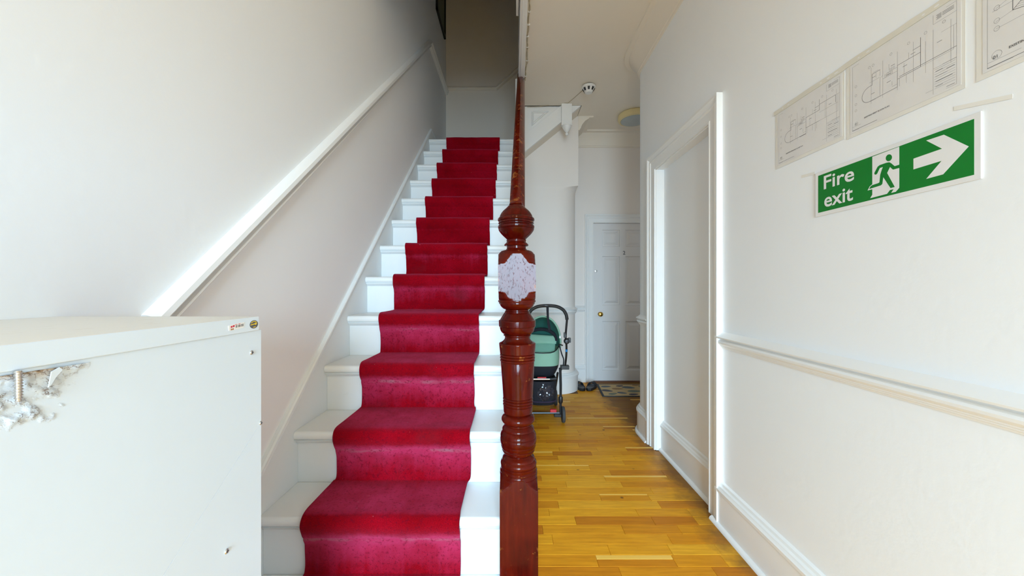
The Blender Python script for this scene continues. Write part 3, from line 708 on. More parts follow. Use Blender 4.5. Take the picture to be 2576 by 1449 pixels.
# big woodscrew poking out under the board
sp = on_x(38, 938, XB); sb_ = on_x(39, 1012, XB)
pts_, rad = [], []
n_t = 11
XS_ = XB - .001
zt, zb_ = sp.z + .002, sb_.z
rsc = 0.0024
for i in range(n_t * 6 + 1):
    f = i / (n_t * 6); ph = (i % 6) / 6
    pts_.append((XS_ + .004, sp.y + (sb_.y - sp.y) * f, zt + (zb_ - zt) * f)); rad.append((rsc * (1.0 + .42 * (1 - abs(ph - .5) * 2) ** 1.5)) * (1 - .5 * max(0, f - .8) * 5 * .5) if f < .98 else .0004)
MB().tube(pts_, rad, 14).build('wood_screw', M['zinc'], cb)
def screw_head(px, py, r, tilt):
    q = onp(px, py); c = MB().lathe([(r, 0), (r, .0012), (r * .8, .0022), (r * .3, .0026)], (q.x, q.y, q.z), 18, 'X')
    o = c.build('screw', M['zinc'], cb)
    s = MB().box((q.x + .0023, q.y - r * .65, q.z - r * .12), (q.x + .0028, q.y + r * .65, q.z + r * .12)); s.box((q.x + .0023, q.y - r * .12, q.z - r * .65), (q.x + .0028, q.y + r * .12, q.z + r * .65))
    s.build('screw_slot', M['slot'], o, smooth=0)
for a in ((632, 887, .0040, 0), (655, 1064, .0036, 0), (569, 1387, .0042, 0)): screw_head(*a)
# little marks
def plate(pts, th, name, mat, parent): return MB().prism(pts, (th, 0, 0)).build(name, mat, parent, smooth=0)
# stickers on the edge of the board
def onb(px, py): return on_x(px, py, XB)
stk = [onb(*p) for p in ((574, 820), (578, 818), (614, 810), (612, 824), (579, 832), (575, 832))]
bs = plate(stk, .0006, 'barcode_sticker', M['white_pl'], cb); bs['label'] = 'curling white barcode sticker'
def edge_pt(px, f):   # f 0 bottom .. 1 top of the sticker strip at pixel column px
    top = 818 + (px - 578) * (810 - 818) / 36.0; bot = 831.5 + (px - 578) * (824 - 831.5) / 34.0
    return onb(px, bot + (top - bot) * f)
bars = MB()
for pa, pb_ in ((592.0, 592.8), (593.4, 594.8), (595.6, 596.2), (598.0, 599.2), (599.8, 600.3), (601.0, 602.4), (602.9, 604.2), (606.0, 606.6), (607.0, 608.4), (609.2, 609.7), (610.3, 611.5)):
    bars.prism([edge_pt(pa, .28) + Vector((.0006, 0, 0)), edge_pt(pb_, .28) + Vector((.0006, 0, 0)), edge_pt(pb_, .74) + Vector((.0006, 0, 0)), edge_pt(pa, .74) + Vector((.0006, 0, 0))], (.0001, 0, 0))
bars.build('bar_code', M['ink'], bs, smooth=0)
lg = MB()
for pa, pb_, f0, f1 in ((579.5, 583.5, .45, .80), (584.5, 589.5, .5, .85), (590.5, 596.0, .82, .92), (599.0, 604, .84, .92)):
    lg.prism([edge_pt(pa, f0) + Vector((.0006, 0, 0)), edge_pt(pb_, f0) + Vector((.0006, 0, 0)), edge_pt(pb_, f1) + Vector((.0006, 0, 0)), edge_pt(pa, f1) + Vector((.0006, 0, 0))], (.0001, 0, 0))
lg.build('red_print', M['ink_red'], bs, smooth=0)
lg = MB(); lg.prism([edge_pt(a, f) + Vector((.0006, 0, 0)) for a, f in ((579.5, .02), (587.5, .02), (585.5, .42), (583.0, .12), (580, .42))], (.0001, 0, 0))
lg.build('brown_print', plain('sticker_brown', (.35, .13, .03), .5), bs, smooth=0)
ctr = onb(638.4, 816)
mat_b = frame_matrix((XB, ctr.y, ctr.z), (0, 1, 0), (0, 0, 1))
def disc(r, sx, x0, th, name, mat, parent, n=36):
    return MB().prism([mat_b @ Vector((r * sx * math.cos(2 * math.pi * i / n), r * math.sin(2 * math.pi * i / n), x0)) for i in range(n)], (th, 0, 0)).build(name, mat, parent, smooth=0)
rs_ = disc(.0076, 1.45, 0, .0004, 'round_sticker', M['ink'], cb); rs_['label'] = 'round black and yellow sticker'
lg = MB(); sx = 1.45
def arc_band(r0, r1, a0, a1, n=14):
    pts = [mat_b @ Vector((r1 * sx * math.cos(R(a0 + (a1 - a0) * i / n)), r1 * math.sin(R(a0 + (a1 - a0) * i / n)), .0004)) for i in range(n + 1)]
    pts += [mat_b @ Vector((r0 * sx * math.cos(R(a1 + (a0 - a1) * i / n)), r0 * math.sin(R(a1 + (a0 - a1) * i / n)), .0004)) for i in range(n + 1)]
    lg.prism(pts, (.0001, 0, 0))
arc_band(.0050, .0063, 30, 150); arc_band(.0045, .0058, 255, 305)
lg.prism([mat_b @ Vector((a * sx, b, .0004)) for a, b in ((-.0062, -.0012), (.0020, .0000), (.0026, -.0014), (.0054, .0002), (.0056, .0016), (.0036, .0020), (.0028, .0028), (.0014, .0016), (-.0062, .0004))], (.0001, 0, 0))
lg.build('yellow_print', M['yellow'], rs_, smooth=0)
seat(cb, ((XL + XB) / 2, 0.2, 0))

# ------------------------------------------------------------------ wall signs and sheets
XW = XR - .0004
sg = thing('fire_exit_sign', 'green and white Fire exit sign with running figure and arrow on right wall', 'sign')
XG = XR - .004
tl, tr_, br, bl = (2052, 437), (2469, 276), (2467, 443), (2050, 547)
yA, yB_ = F * XG / 763.0, F * XG / 1180.0
zA, zB_ = 1.4480, 1.6015
MB().box((XG, yB_, zA), (XR - .0004, yA, zB_)).build('backing_plate', M['sign_white'], sg, smooth=0, bevel=.0008)
gA, gB, g0, g1 = yA - .0125, yB_ + .0125, zA + .0125, zB_ - .0125
MB().box((XG - .0004, gB, g0), (XG, gA, g1)).build('green_field', M['sign_green'], sg, smooth=0)
def Z5(zx, zy_, X): return on_x(1930 + zx / 2.588, zy_ / 2.588, X)
def ZM(zx, zy_, X): return on_x(2040 + zx / 7.246, 360 + zy_ / 7.246, X)
XA = XG - .0006
MB().prism([Z5(a, b, XA) for a, b in ((1035, 915), (1150, 877), (1312, 953), (1145, 1135), (1035, 1165), (1135, 1047), (952, 1103), (952, 1033), (1138, 968))], (.0002, 0, 0)).build('arrow', M['sign_white'], sg, smooth=0)
MB().prism([ZM(a, b, XA) for a, b in ((1118, 250), (1608, 65), (1608, 815), (1545, 887), (1462, 908), (1508, 840), (1440, 855), (1385, 925), (1080, 1005), (1118, 940), (1118, 840), (1032, 865), (1070, 790), (1118, 750))], (.0002, 0, 0)).build('doorway_symbol', M['sign_white'], sg, smooth=0)
XM = XA - .0002
MB().prism([ZM(a, b, XM) for a, b in ((1610, 393), (1525, 420), (1460, 365), (1425, 348), (1375, 358), (1255, 400), (1215, 430), (1155, 545), (1158, 568), (1180, 577), (1205, 560), (1255, 455), (1312, 435), (1290, 490), (1262, 580), (1248, 715), (1225, 730), (1118, 765), (1085, 790), (1060, 838), (1275, 770), (1300, 745), (1318, 620), (1450, 820), (1527, 800), (1388, 545), (1440, 435), (1495, 483), (1610, 453))], (.0002, 0, 0)).build('running_figure', M['sign_green'], sg, smooth=0)
hd = MB().prism([ZM(1420 + 57 * math.cos(2 * math.pi * i / 28), 267 + 62 * math.sin(2 * math.pi * i / 28) - 10 * math.cos(2 * math.pi * i / 28), XM) for i in range(28)], (.0002, 0, 0)); hd.build('figure_head', M['sign_green'], sg, smooth=0)
f0, f1 = ZM(236, 850, XA), ZM(790, 640, XA)
e0, e1 = ZM(245, 1152, XA), ZM(768, 1020, XA)
zf, ze = f0.z, 1.4735
text_mesh('Fire', M['sign_white'], 'lettering', sg, frame_matrix((XG - .0006, f0.y, zf), (0, -1, 0), (0, 0, 1)), width=f0.y - f1.y, height=0.0458, off=0.015)
text_mesh('exit', M['sign_white'], 'lettering', sg, frame_matrix((XG - .0006, e0.y, ze), (0, -1, 0), (0, 0, 1)), width=e0.y - e1.y, height=0.0445, off=0.015)
seat(sg, (XR, (yA + yB_) / 2, (zA + zB_) / 2))

def plan_lines(kind):
    L, D = [], []                                   # thin and dark polylines in sheet units 0..1
    L += [[(.03, .03), (.97, .03), (.97, .97), (.03, .97), (.03, .03)], [(.03, .085), (.80, .085)], [(.80, .03), (.80, .33), (.97, .33)]]
    D += [[(.03, .035), (.30, .035)]]
    if kind < 3:
        L += [[(.80, .86), (.97, .86)], [(.80, .86), (.80, .97)]]
        for i in range(9): L.append([(.81, .31 - i * .028), (.96, .31 - i * .028)])
        for i in range(4): D.append([(.82, .285 - i * .06), (.87 + .07 * ((i * 7) % 3) / 2, .285 - i * .06)])
        D += [[(.90, .26), (.955, .26)], [(.90, .05), (.955, .05)]]
        for i in range(5): D.append([(.825 + (i % 2) * .005, .945 - i * .012), (.86, .945 - i * .012)])
        for i in range(3): D.append([(.87, .94 - i * .016), (.95, .94 - i * .016)])
        # house plan with a round bay
        x0, x1, yb0, yt = .20, .62, .37, .66
        bay = [(x0 - .045 + .085 * (1 - math.cos(R(a))), .41 + .13 - .13 * math.cos(R(a) * 1.0)) for a in (0,)]
        bayp = [(x0 + .02 - .08 * math.sin(R(a)), .445 - .105 * math.cos(R(a))) for a in range(0, 181, 15)]
        D.append(bayp)
        D += [[(x0 + .02, .34), (.50, .34), (.50, .38)], [(x0 + .02, .55), (x0 + .05, .55), (x0 + .05, .70)], [(.50, .38), (.50, .62)], [(x0 + .05, .70), (.70, .70)], [(.50, .62), (.70, .62)], [(.70, .62), (.70, .80)], [(.50, .44), (.70, .44)]]
        L += [[(x0 + .03, .335), (.97, .335)], [(x0 + .06, .715), (.97, .715)], [(.33, .34), (.33, .58)], [(.33, .58), (.36, .60)], [(.29, .62), (.29, .70)], [(.33, .62), (.33, .70)], [(.22, .60), (.33, .60)], [(.36, .55), (.50, .55)], [(.40, .60), (.50, .60)], [(.42, .62), (.42, .70)], [(.52, .44), (.52, .335)], [(.60, .62), (.60, .70)], [(.56, .45), (.56, .60)], [(.70, .44), (.95, .44)], [(.95, .44), (.95, .715)], [(.45, .38), (.50, .38)], [(.45, .40), (.45, .45)]]
        for i in range(9): L.append([(.38 + i * .009, .555), (.38 + i * .009, .595)])
        for i in range(6): L.append([(.43 + i * .009, .605), (.43 + i * .009, .64)])
        if kind == 1: L += [[(.60, .44), (.60, .335)], [(.66, .44), (.66, .335)], [(.78, .44), (.78, .715)], [(.70, .58), (.95, .58)]]; D += [[(.70, .715), (.92, .715), (.92, .60)], [(.40, .335), (.50, .335)]]
        else: L += [[(.58, .335), (.58, .44)], [(.74, .335), (.74, .715)]]; D += [[(.70, .44), (.70, .62)], [(.52, .46), (.97, .46)]]
        for a, b in ((.24, .43), (.40, .47), (.25, .65), (.44, .66), (.55, .56), (.62, .66), (.83, .62), (.40, .57)): D.append([(a, b), (a + .035, b)])
        for a in (.24, .36, .50, .64, .80, .93): L.append([(a, .80), (a, .30)])
        circ = [(a, .82, .011) for a in (.22, .26, .44, .60, .74, .88)] + [(.07, b, .011) for b in (.66, .53, .40, .31)] + [(.075, .115, .018)]
    else:
        L += [[(.06, .60), (.9, .60)]]
        A, B, C_, E, Fp = (.175, .66), (.28, .63), (.27, .80), (.175, .505), (.255, .475)
        D += [[A, B], [B, C_], [E, B], [B, Fp], [E, Fp], [E, A], [A, C_], [Fp, (.9, .475)], [C_, (.9, .80)]]
        for i in range(11): L.append([(.285 - .0 * i, .49 + i * .028), (.9, .49 + i * .028)])
        for i in range(8):
            t = i / 8; L.append([(E[0] + (B[0] - E[0]) * t, E[1] + (B[1] - E[1]) * t), (Fp[0] + (B[0] - Fp[0]) * t, Fp[1] + (B[1] - Fp[1]) * t)])
        L += [[(.08, .615), (.175, .66)], [(.08, .48), (.175, .505)], [(.08, .405), (.3, .405)]]
        circ = [(.085, .62, .017), (.085, .487, .017), (.085, .405, .017), (.085, .135, .03)]
    for cx0, cy0, r in circ: L.append([(cx0 + r * math.cos(2 * math.pi * i / 14), cy0 + r * 1.414 * math.sin(2 * math.pi * i / 14)) for i in range(15)])
    return L, D
def sheet(y0, z0, w_, h_, kind, title, label, sag):
    t = thing('floor_plan_sheet', label, 'paper', group='taped floor plans on the right wall')
    fm = lambda d: frame_matrix((XR - d, y0, z0), (0, -1, 0), (0, 0, 1))
    n = 8
    def curved(u0, u1, v0, v1, d, th, name, mat, ragged=0):
        fr, bk = [], []
        mb = MB(); vs = []
        for i in range(n + 1):
            u = u0 + (u1 - u0) * i / n
            for j in range(2):
                v = v0 if j == 0 else v1 + (noise.noise(Vector((u * 60, kind, 0))) * ragged if ragged else 0)
                bow = sag * (0.5 - abs(i / n - .5))
                vs.append(fm(d + bow) @ Vector((u, v, 0)))
        m_ = len(vs)
        vs += [q + Vector((th, 0, 0)) for q in vs]
        fs = [(2 * i, 2 * i + 1, 2 * i + 3, 2 * i + 2) for i in range(n)] + [(m_ + 2 * i, m_ + 2 * i + 2, m_ + 2 * i + 3, m_ + 2 * i + 1) for i in range(n)]
        fs += [(2 * i, 2 * i + 2, m_ + 2 * i + 2, m_ + 2 * i) for i in range(n)] + [(2 * i + 1, m_ + 2 * i + 1, m_ + 2 * i + 3, 2 * i + 3) for i in range(n)]
        fs += [(0, m_, m_ + 1, 1), (2 * n, 2 * n + 1, m_ + 2 * n + 1, m_ + 2 * n)]
        mb.add(vs, fs); return mb.build(name, mat, t, smooth=60)
    curved(-.012, w_ + .008, -.012, h_ + .012, .0013, .0005, 'sleeve', M['sleeve'])
    curved(0, w_, 0, h_, .0020, .0004, 'paper', M['paper'])
    curved(-.02, w_ + .012, h_ + .004, h_ + .022, .0028, .0006, 'top_tape', M['tape'], .006)
    ho = MB()
    for i in range(9):
        u = .03 + i * (w_ - .05) / 8
        ho.prism([fm(.0034) @ Vector((u + (.004 + .002 * (i % 3)) * math.cos(2 * math.pi * a / 8), h_ + .012 + .0025 * math.sin(2 * math.pi * a / 8), 0)) for a in range(8)], (.0005, 0, 0))
    ho.build('punched_holes', M['white_pl'], t, smooth=0, kind='stuff')
    L, D = plan_lines(kind)
    for lines, wd, nm, mt in ((L, .00055, 'thin_linework', M['ink_light']), (D, .0010, 'dark_linework', M['ink'])):
        mb = MB()
        for pl in lines:
            for a, b in zip(pl, pl[1:]):
                A = Vector((a[0] * w_, a[1] * h_, 0)); B = Vector((b[0] * w_, b[1] * h_, 0))
                if (B - A).length < 1e-6: continue
                dd = (B - A).normalized(); nn_ = Vector((-dd.y, dd.x, 0)) * wd / 2; dd *= wd / 2
                q = [A - dd - nn_, B + dd - nn_, B + dd + nn_, A - dd + nn_]
                bw_ = [sag * (0.5 - abs(min(max(c.x / w_, 0), 1) - .5)) for c in q]
                mb.add([fm(.00215 + s_) @ c for c, s_ in zip(q, bw_)], [(0, 1, 2, 3)])
        mb.build(nm, mt, t, smooth=0, recalc=False, kind='stuff')
    text_mesh(title, M['ink'], 'title_lettering', t, fm(.0022 + sag * .15) @ Matrix.Translation((.048 if kind < 3 else .045, .029, 0)), height=.0042 if kind < 3 else .0052, off=.02)
    text_mesh('01', M['ink'], 'title_lettering', t, fm(.0022 + sag * .05) @ Matrix.Translation((.0185, .0215, 0)), height=.0052 if kind < 3 else .007, off=.01)
    seat(t, (XR, y0 - w_ / 2, z0 + h_ / 2))
sheet(F * XR / 669.0, 1.690, .290, .204, 1, 'EXISTING GROUND FLOOR PLAN', 'taped floor plan sheet left of the other two, ground floor drawing', .002)
sheet(F * XR / 852.0, 1.683, .288, .212, 2, 'EXISTING FIRST FLOOR PLAN', 'taped floor plan sheet between the other two, directly above the exit sign', .002)
sheet(F * XR / 1186.0, 1.684, .290, .212, 3, 'EXISTING LOFT FLOOR PLAN', 'taped loft roof plan sheet at the right picture edge, cut off by frame', .001)
# strip of old tape stuck above and beside the sign
for nm, (pa, pb_, hh), lb in (('tape_strip', ((2400, 268), (2548, 236), .010), 'yellowed tape strip stuck above the right end of the exit sign'), ('tape_strip', ((2016, 441), (2050, 432), .010), 'yellowed tape strip stuck beside the left end of the exit sign')):
    a = on_x(*pa, XW); b = on_x(*pb_, XW)
    o = MB().prism([a, b, b - Vector((0, 0, hh)), a - Vector((0, 0, hh))], (-.0005, 0, 0)).build(nm, M['wall'] if False else plain('faded_tape', (.80, .78, .73), .4), smooth=0)
    tag(o, lb, 'tape')

# ------------------------------------------------------------------ ceiling things
cl = thing('ceiling_lamp', 'round cream rimmed ceiling lamp with grey lens near the corridor corner', 'lamp')
LC = Vector((1.375, 4.16, CEIL - .0005))
MB().lathe([(.168, 0), (.176, -.008), (.178, -.045), (.172, -.062), (.150, -.068), (.146, -.060)], LC, 48, cap=False).build('rim', M['cream'], cl)
MB().lathe([(.149, -.058), (.146, -.070), (.120, -.079), (.07, -.085), (.002, -.087)], LC, 48).build('lens', M['lens'], cl)
MB().lathe([(.165, 0), (.165, -.02)], LC, 32).build('base_plate', M['white_pl'], cl)
seat(cl, LC)
sa = thing('smoke_alarm', 'small round white smoke alarm with black vents on the hall ceiling', 'smoke alarm')
SCN = Vector((0.738, 3.56, CEIL - .0005))
MB().lathe([(.050, 0), (.050, -.010)], SCN, 32).build('base', M['slot'], sa)
MB().lathe([(.064, -.010), (.066, -.014), (.066, -.026), (.062, -.030)], SCN, 40).build('collar', M['white_pl'], sa)
MB().lathe([(.058, -.030), (.040, -.060), (.036, -.064), (.034, -.070), (.030, -.073), (.001, -.073)], SCN, 40).build('cap', M['white_pl'], sa)
for i in range(8):
    a = R(270 + 45 * i - 10)
    ca, sa_ = math.cos(a), math.sin(a); tx, ty = -sa_, ca
    def q(r, h, s): return SCN + Vector((ca * r + tx * s, sa_ * r + ty * s, h))
    MB().prism([q(.0575, -.033, -.011), q(.0575, -.033, .011), q(.043, -.057, .0085), q(.043, -.057, -.0085)], (ca * .002, sa_ * .002, -.001)).build('vent', M['slot'], sa, smooth=0)
seat(sa, SCN)
def curve_tube(pts, r, seg=6): return MB().tube(pts, r, seg)
wp = [P(1326, 269, YS - .004), P(1345, 268.5, YS - .004), P(1372, 266, YS - .004), P(1400, 261.5, YS - .004), P(1413, 257.8, YS - .054)]
w2 = [Vector((.59, 3.89, CEIL - .004)), Vector((.64, 3.78, CEIL - .003)), Vector((.69, 3.66, CEIL - .003)), Vector((.715, 3.60, CEIL - .004))]
o = curve_tube(wp + w2, .0022).build('alarm_wire', M['wire']); tag(o, 'thin loose wire running from string panel to smoke alarm', 'wire')
cbl = thing('ceiling_edge_cable', 'slack twisted wire clipped along the stairwell edge of the hall ceiling', 'cable')
pts = []; 
for i in range(46):
    y_ = 2.32 + i * .0255
    pts.append((0.117 + .008 * (y_ - 2.3) + .008 * noise.noise(Vector((y_ * 4.0, 2, 0))), y_, CEIL - .006 - .004 * abs(noise.noise(Vector((y_ * 6, 5, 0))))))
MB().tube(pts, .0026, 6).build('wire', M['wire'], cbl)
pts2 = [(x_ + .007 * math.sin(i * .8), y_, z_ - .002) for i, (x_, y_, z_) in enumerate(pts)]
MB().tube(pts2, .0018, 6).build('wire', M['wire'], cbl)
for i in (6, 11, 16, 21, 26, 33, 42):
    x_, y_, z_ = pts[i]
    MB().box((x_ - .008, y_ - .004, z_ - .004), (x_ + .012, y_ + .004, CEIL - .0005)).build('clip', M['white_pl'], cbl, smooth=0, bevel=.001)
seat(cbl, (0.115, 2.9, CEIL))

# framed picture high on the stair wall
pf = thing('framed_picture', 'dark framed green picture high on the left stair wall', 'picture')
fy0, fy1, fz0, fz1 = 4.24, 4.76, 4.40, 5.15
m = MB(); fw = .03
m.box((XL, fy0, fz0), (XL + .025, fy0 + fw, fz1)); m.box((XL, fy1 - fw, fz0), (XL + .025, fy1, fz1)); m.box((XL, fy0, fz0), (XL + .025, fy1, fz0 + fw)); m.box((XL, fy0, fz1 - fw), (XL + .025, fy1, fz1))
m.build('frame', M['frame_dark'], pf, smooth=0)
MB().box((XL + .001, fy0 + .02, fz0 + .02), (XL + .012, fy1 - .02, fz1 - .02)).build('print', M['pic'], pf, smooth=0)
seat(pf, (XL, 4.55, 4.78))

# ------------------------------------------------------------------ doormat and sandals
dm = thing('doormat', 'rectangular sand coloured doormat with blue and brown leaf print before the door', 'doormat')
c0 = Vector((0.998, 4.075, 0)); ux = Vector((1, -.012, 0)).normalized(); uy = Vector((.10, 1, 0)).normalized()
MW, MD = 0.80, 0.52
def mp(a, b, z): q = c0 + ux * a + uy * b; return Vector((q.x, q.y, z))
def matpoly(r, th0, th1, name, mat): return MB().prism([mp(r, r, th0), mp(MW - r, r, th0), mp(MW - r, MD - r, th0), mp(r, MD - r, th0)], (0, 0, th1 - th0)).build(name, mat, dm, smooth=0)
matpoly(0, .0006, .007, 'border', M['mat_edge']); matpoly(.022, .006, .0085, 'field', M['sand'])
leaves = [(.10, .40, .055, 10, 0), (.085, .22, .06, -25, 1), (.27, .43, .045, 30, 1), (.22, .30, .06, 0, 3), (.36, .36, .07, -15, 0), (.40, .20, .075, 8, 2), (.24, .13, .05, -20, 0), (.36, .075, .05, 15, 1), (.56, .42, .06, 5, 2), (.56, .28, .07, 15, 1), (.60, .12, .065, -12, 2), (.72, .37, .06, -30, 1), (.73, .22, .06, 20, 0), (.13, .09, .05, 30, 2), (.47, .46, .04, 0, 3), (.74, .09, .045, 10, 3), (.48, .10, .04, -30, 3)]
for a, b, s, rot, k in leaves:
    s *= 1.12
    cr, sr = math.cos(R(rot)), math.sin(R(rot)); pts = []
    for i in range(18):
        th = 2 * math.pi * i / 18
        x_ = s * math.cos(th); y_ = s * .56 * math.sin(th) * (1 - .25 * math.cos(th))
        X_, Y_ = a + x_ * cr - y_ * sr, b + x_ * sr + y_ * cr
        pts.append(mp(min(max(X_, .024), MW - .024), min(max(Y_, .024), MD - .024), .0082))
    lo = MB().prism(pts, (0, 0, .0012)).build('leaf', (M['leaf_blue'], M['leaf_navy'], M['leaf_green'], M['leaf_brown'])[k], dm, smooth=0)
    v_ = [mp(min(max(a + s * t * cr - o_ * sr, .024), MW - .024), min(max(b + s * t * sr + o_ * cr, .024), MD - .024), .0094) for t, o_ in ((-.9, -.0018), (.95, -.0018), (.95, .0018), (-.9, .0018))]
    MB().prism(v_, (0, 0, .0005)).build('vein', M['sand'], lo, smooth=0)
seat(dm, (1.40, 4.33, 0))

def sandal(cx_, cy_, ang, label):
    t = thing('slide_sandal', label, 'sandal', group='pair of black slides beside the doormat')
    Rm = Matrix.Translation((cx_, cy_, 0)) @ Matrix.Rotation(R(ang), 4, 'Z')
    Ls = .27
    def width(f): return .036 + .013 * math.sin(math.pi * min(1, f * 1.02)) + .006 * math.sin(math.pi * max(0, (f - .35) / .65))
    N_ = 14; ring = []
    for i in range(N_ + 1):
        f = i / N_; e = math.sqrt(max(0, 1 - (abs(f - .5) * 2) ** 6)); ring.append((width(f) * e, (f - .5) * Ls))
    out = [(x_, y_) for x_, y_ in ring] + [(-x_ * .92, y_) for x_, y_ in ring[::-1]]
    def r_at(z_, s): return [Rm @ Vector((x_ * s, y_ * s, z_)) for x_, y_ in out]
    MB().loft([r_at(.0006, .95), r_at(.006, 1.0), r_at(.022, 1.0), r_at(.030, .985), r_at(.033, .96), r_at(.026, .86)]).build('sole', M['black'], t)
    # strap arch over the forefoot
    rings = []
    for j in range(9):
        f = j / 8; y_ = -.005 + .095 * f; hgt = .062 - .014 * f; wd = .049 - .002 * f
        o_, i_ = [], []
        for k in range(13):
            a = math.pi * k / 12
            o_.append(Rm @ Vector((wd * math.cos(a), y_, .018 + hgt * math.sin(a) ** .8))); i_.append(Rm @ Vector(((wd - .009) * math.cos(a), y_, .018 + (hgt - .009) * math.sin(a) ** .8)))
        rings.append(o_ + i_[::-1])
    MB().loft(rings).build('strap', M['black_fabric'], t)
    fo = [Rm @ Vector((x_ * .82, y_ * .86, .0275)) for x_, y_ in out]
    MB().prism(fo, (0, 0, .001)).build('footbed', plain('grey_footbed', (.16, .16, .17), .7), t, smooth=0)
    seat(t, (cx_, cy_, 0))
sandal(0.812, 4.42, 6, 'black slide sandal nearer the rounded wall, left one of the pair')
sandal(0.945, 4.41, -28, 'black slide sandal turned towards the doormat, right one of the pair')

# ------------------------------------------------------------------ pushchair
ps = thing('pushchair', 'black framed pushchair with sage green carrycot parked beside the rounded hall wall', 'pushchair')
SX = 0.285
def part(mb, name, mat, lab=None, parent=None, **kw):
    o = mb.build(name, mat, parent or ps, **kw)
    if lab: o['label'] = lab
    return o
def smoothpath(pts, n=6):
    pts = [Vector(p) for p in pts]; out = []
    for i in range(len(pts) - 1):
        p0_, p1_, p2_, p3_ = pts[max(i - 1, 0)], pts[i], pts[i + 1], pts[min(i + 2, len(pts) - 1)]
        for k in range(n):
            t = k / n
            out.append(0.5 * ((2 * p1_) + (p2_ - p0_) * t + (2 * p0_ - 5 * p1_ + 4 * p2_ - p3_) * t * t + (3 * p1_ - p0_ - 3 * p2_ + p3_) * t ** 3))
    return out + [pts[-1]]
YH = 3.22
def mir(v, c=SX): return Vector((2 * c - v.x, v.y, v.z))
hx = SX + .018
rp = [P(1377, 769, YH), P(1400, 771, YH), P(1416, 779, YH), P(1424, 791, YH), P(1426.5, 804, YH)]
cen = rp[0].copy(); hpath = [Vector((2 * cen.x - q.x, q.y, q.z)) for q in rp[:0:-1]] + rp
part(MB().tube(smoothpath(hpath), .0145, 12), 'handle_bar', M['black'])
for sgn in (0, 1):
    f = (lambda v: v) if not sgn else (lambda v: Vector((2 * cen.x - v.x, v.y, v.z)))
    part(MB().tube([f(q) for q in smoothpath([P(1426.5, 802, YH), P(1424, 830, YH + .02), P(1423, 850, YH + .04), P(1425, 870, YH + .08), P(1424.5, 895, YH + .11), P(1422, 918, YH + .14)], 4)], .0095, 10), 'handle_tube', M['black'])
    part(MB().box(*[tuple(f(q)) for q in (P(1419, 850, YH + .02), P(1423, 836, YH + .05))]), 'handle_slider', M['black'], bevel=.002)
    q = f(P(1425.5, 858, YH + .05))
    part(MB().lathe([(.001, -.028), (.016, -.026), (.025, -.014), (.027, 0), (.025, .014), (.016, .026), (.001, .028)], q, 18, 'Y'), 'hinge_joint', M['black'])
    a, b = f(P(1430, 862, YH + .03)), f(P(1434.5, 849, YH + .07))
    part(MB().box((min(a.x, b.x), a.y, a.z), (max(a.x, b.x), b.y, b.z)), 'hinge_clip', M['black'], bevel=.002)
    q0, q1_ = f(P(1425.2, 879, YH + .085)), f(P(1425, 884, YH + .092))
    part(MB().tube([q0, q1_], .0105, 10), 'blue_band', M['blue'])
    a, b = f(P(1411, 930, YH + .12)), f(P(1430, 917, YH + .17))
    part(MB().box((min(a.x, b.x), a.y, a.z), (max(a.x, b.x), b.y, b.z)), 'chassis_joint', M['black'], bevel=.004)
part(MB().prism([P(1374, 770, YH - .004), P(1380.5, 770, YH - .004), P(1381, 800, YH + .01), P(1386, 829, YH + .04), P(1379.5, 831, YH + .04), P(1377, 815, YH + .03), P(1375.5, 800, YH + .01)], (0, .004, 0)), 'wrist_strap', M['black_fabric'], smooth=0)
# carrycot
YC = 3.40; mpx = YC / F
hw = 0.172
def rrect(cx0, cy0, a, b, z_, n=28, e=3.2):
    out = []
    for i in range(n):
        th = 2 * math.pi * i / n; c, s = math.cos(th), math.sin(th)
        out.append(Vector((cx0 + a * math.copysign(abs(c) ** (2 / e), c), cy0 + b * math.copysign(abs(s) ** (2 / e), s), z_)))
    return out
zc = lambda py: EYE - (py - CY) * mpx
cy0 = YC + .27
def tilt(ring):      # rim falls towards the foot end and lifts at the hood
    return ring
rr1 = [rrect(SX, cy0, hw * .62, .22, zc(955)), rrect(SX, cy0, hw * .80, .25, zc(945)), rrect(SX, cy0, hw * .93, .265, zc(932)), rrect(SX, cy0, hw * .985, .272, zc(922))]
part(MB().loft(rr1), 'carrycot_base', M['black_fabric'], smooth=70)
rim = []
def rimz(v):
    f = (v.y - (cy0 - .275)) / .55
    side = min(1, abs(v.x - SX) / hw)
    return zc(889) + (zc(868) - zc(889)) * max(f, 0) ** .7 + (zc(872) - zc(889)) * side ** 5 * .9
r_a = rrect(SX, cy0, hw * .985, .272, zc(922)); r_b = rrect(SX, cy0, hw * 1.01, .276, zc(905))
r_c = [Vector((v.x, v.y, rimz(v))) for v in rrect(SX, cy0, hw, .274, 0)]; r_d = [Vector((v.x, v.y, rimz(v) - .002)) for v in rrect(SX, cy0, hw - .012, .262, 0)]
r_e = rrect(SX, cy0, hw - .02, .255, zc(915))
part(MB().loft([r_a, r_b, r_c, r_d, r_e]), 'carrycot_side', M['green_fab'], smooth=70)
pipe = [Vector((v.x, v.y - .004, v.z + .002)) for v in r_c]; part(MB().tube(pipe + [pipe[0]], .005, 6), 'rim_piping', M['black'])
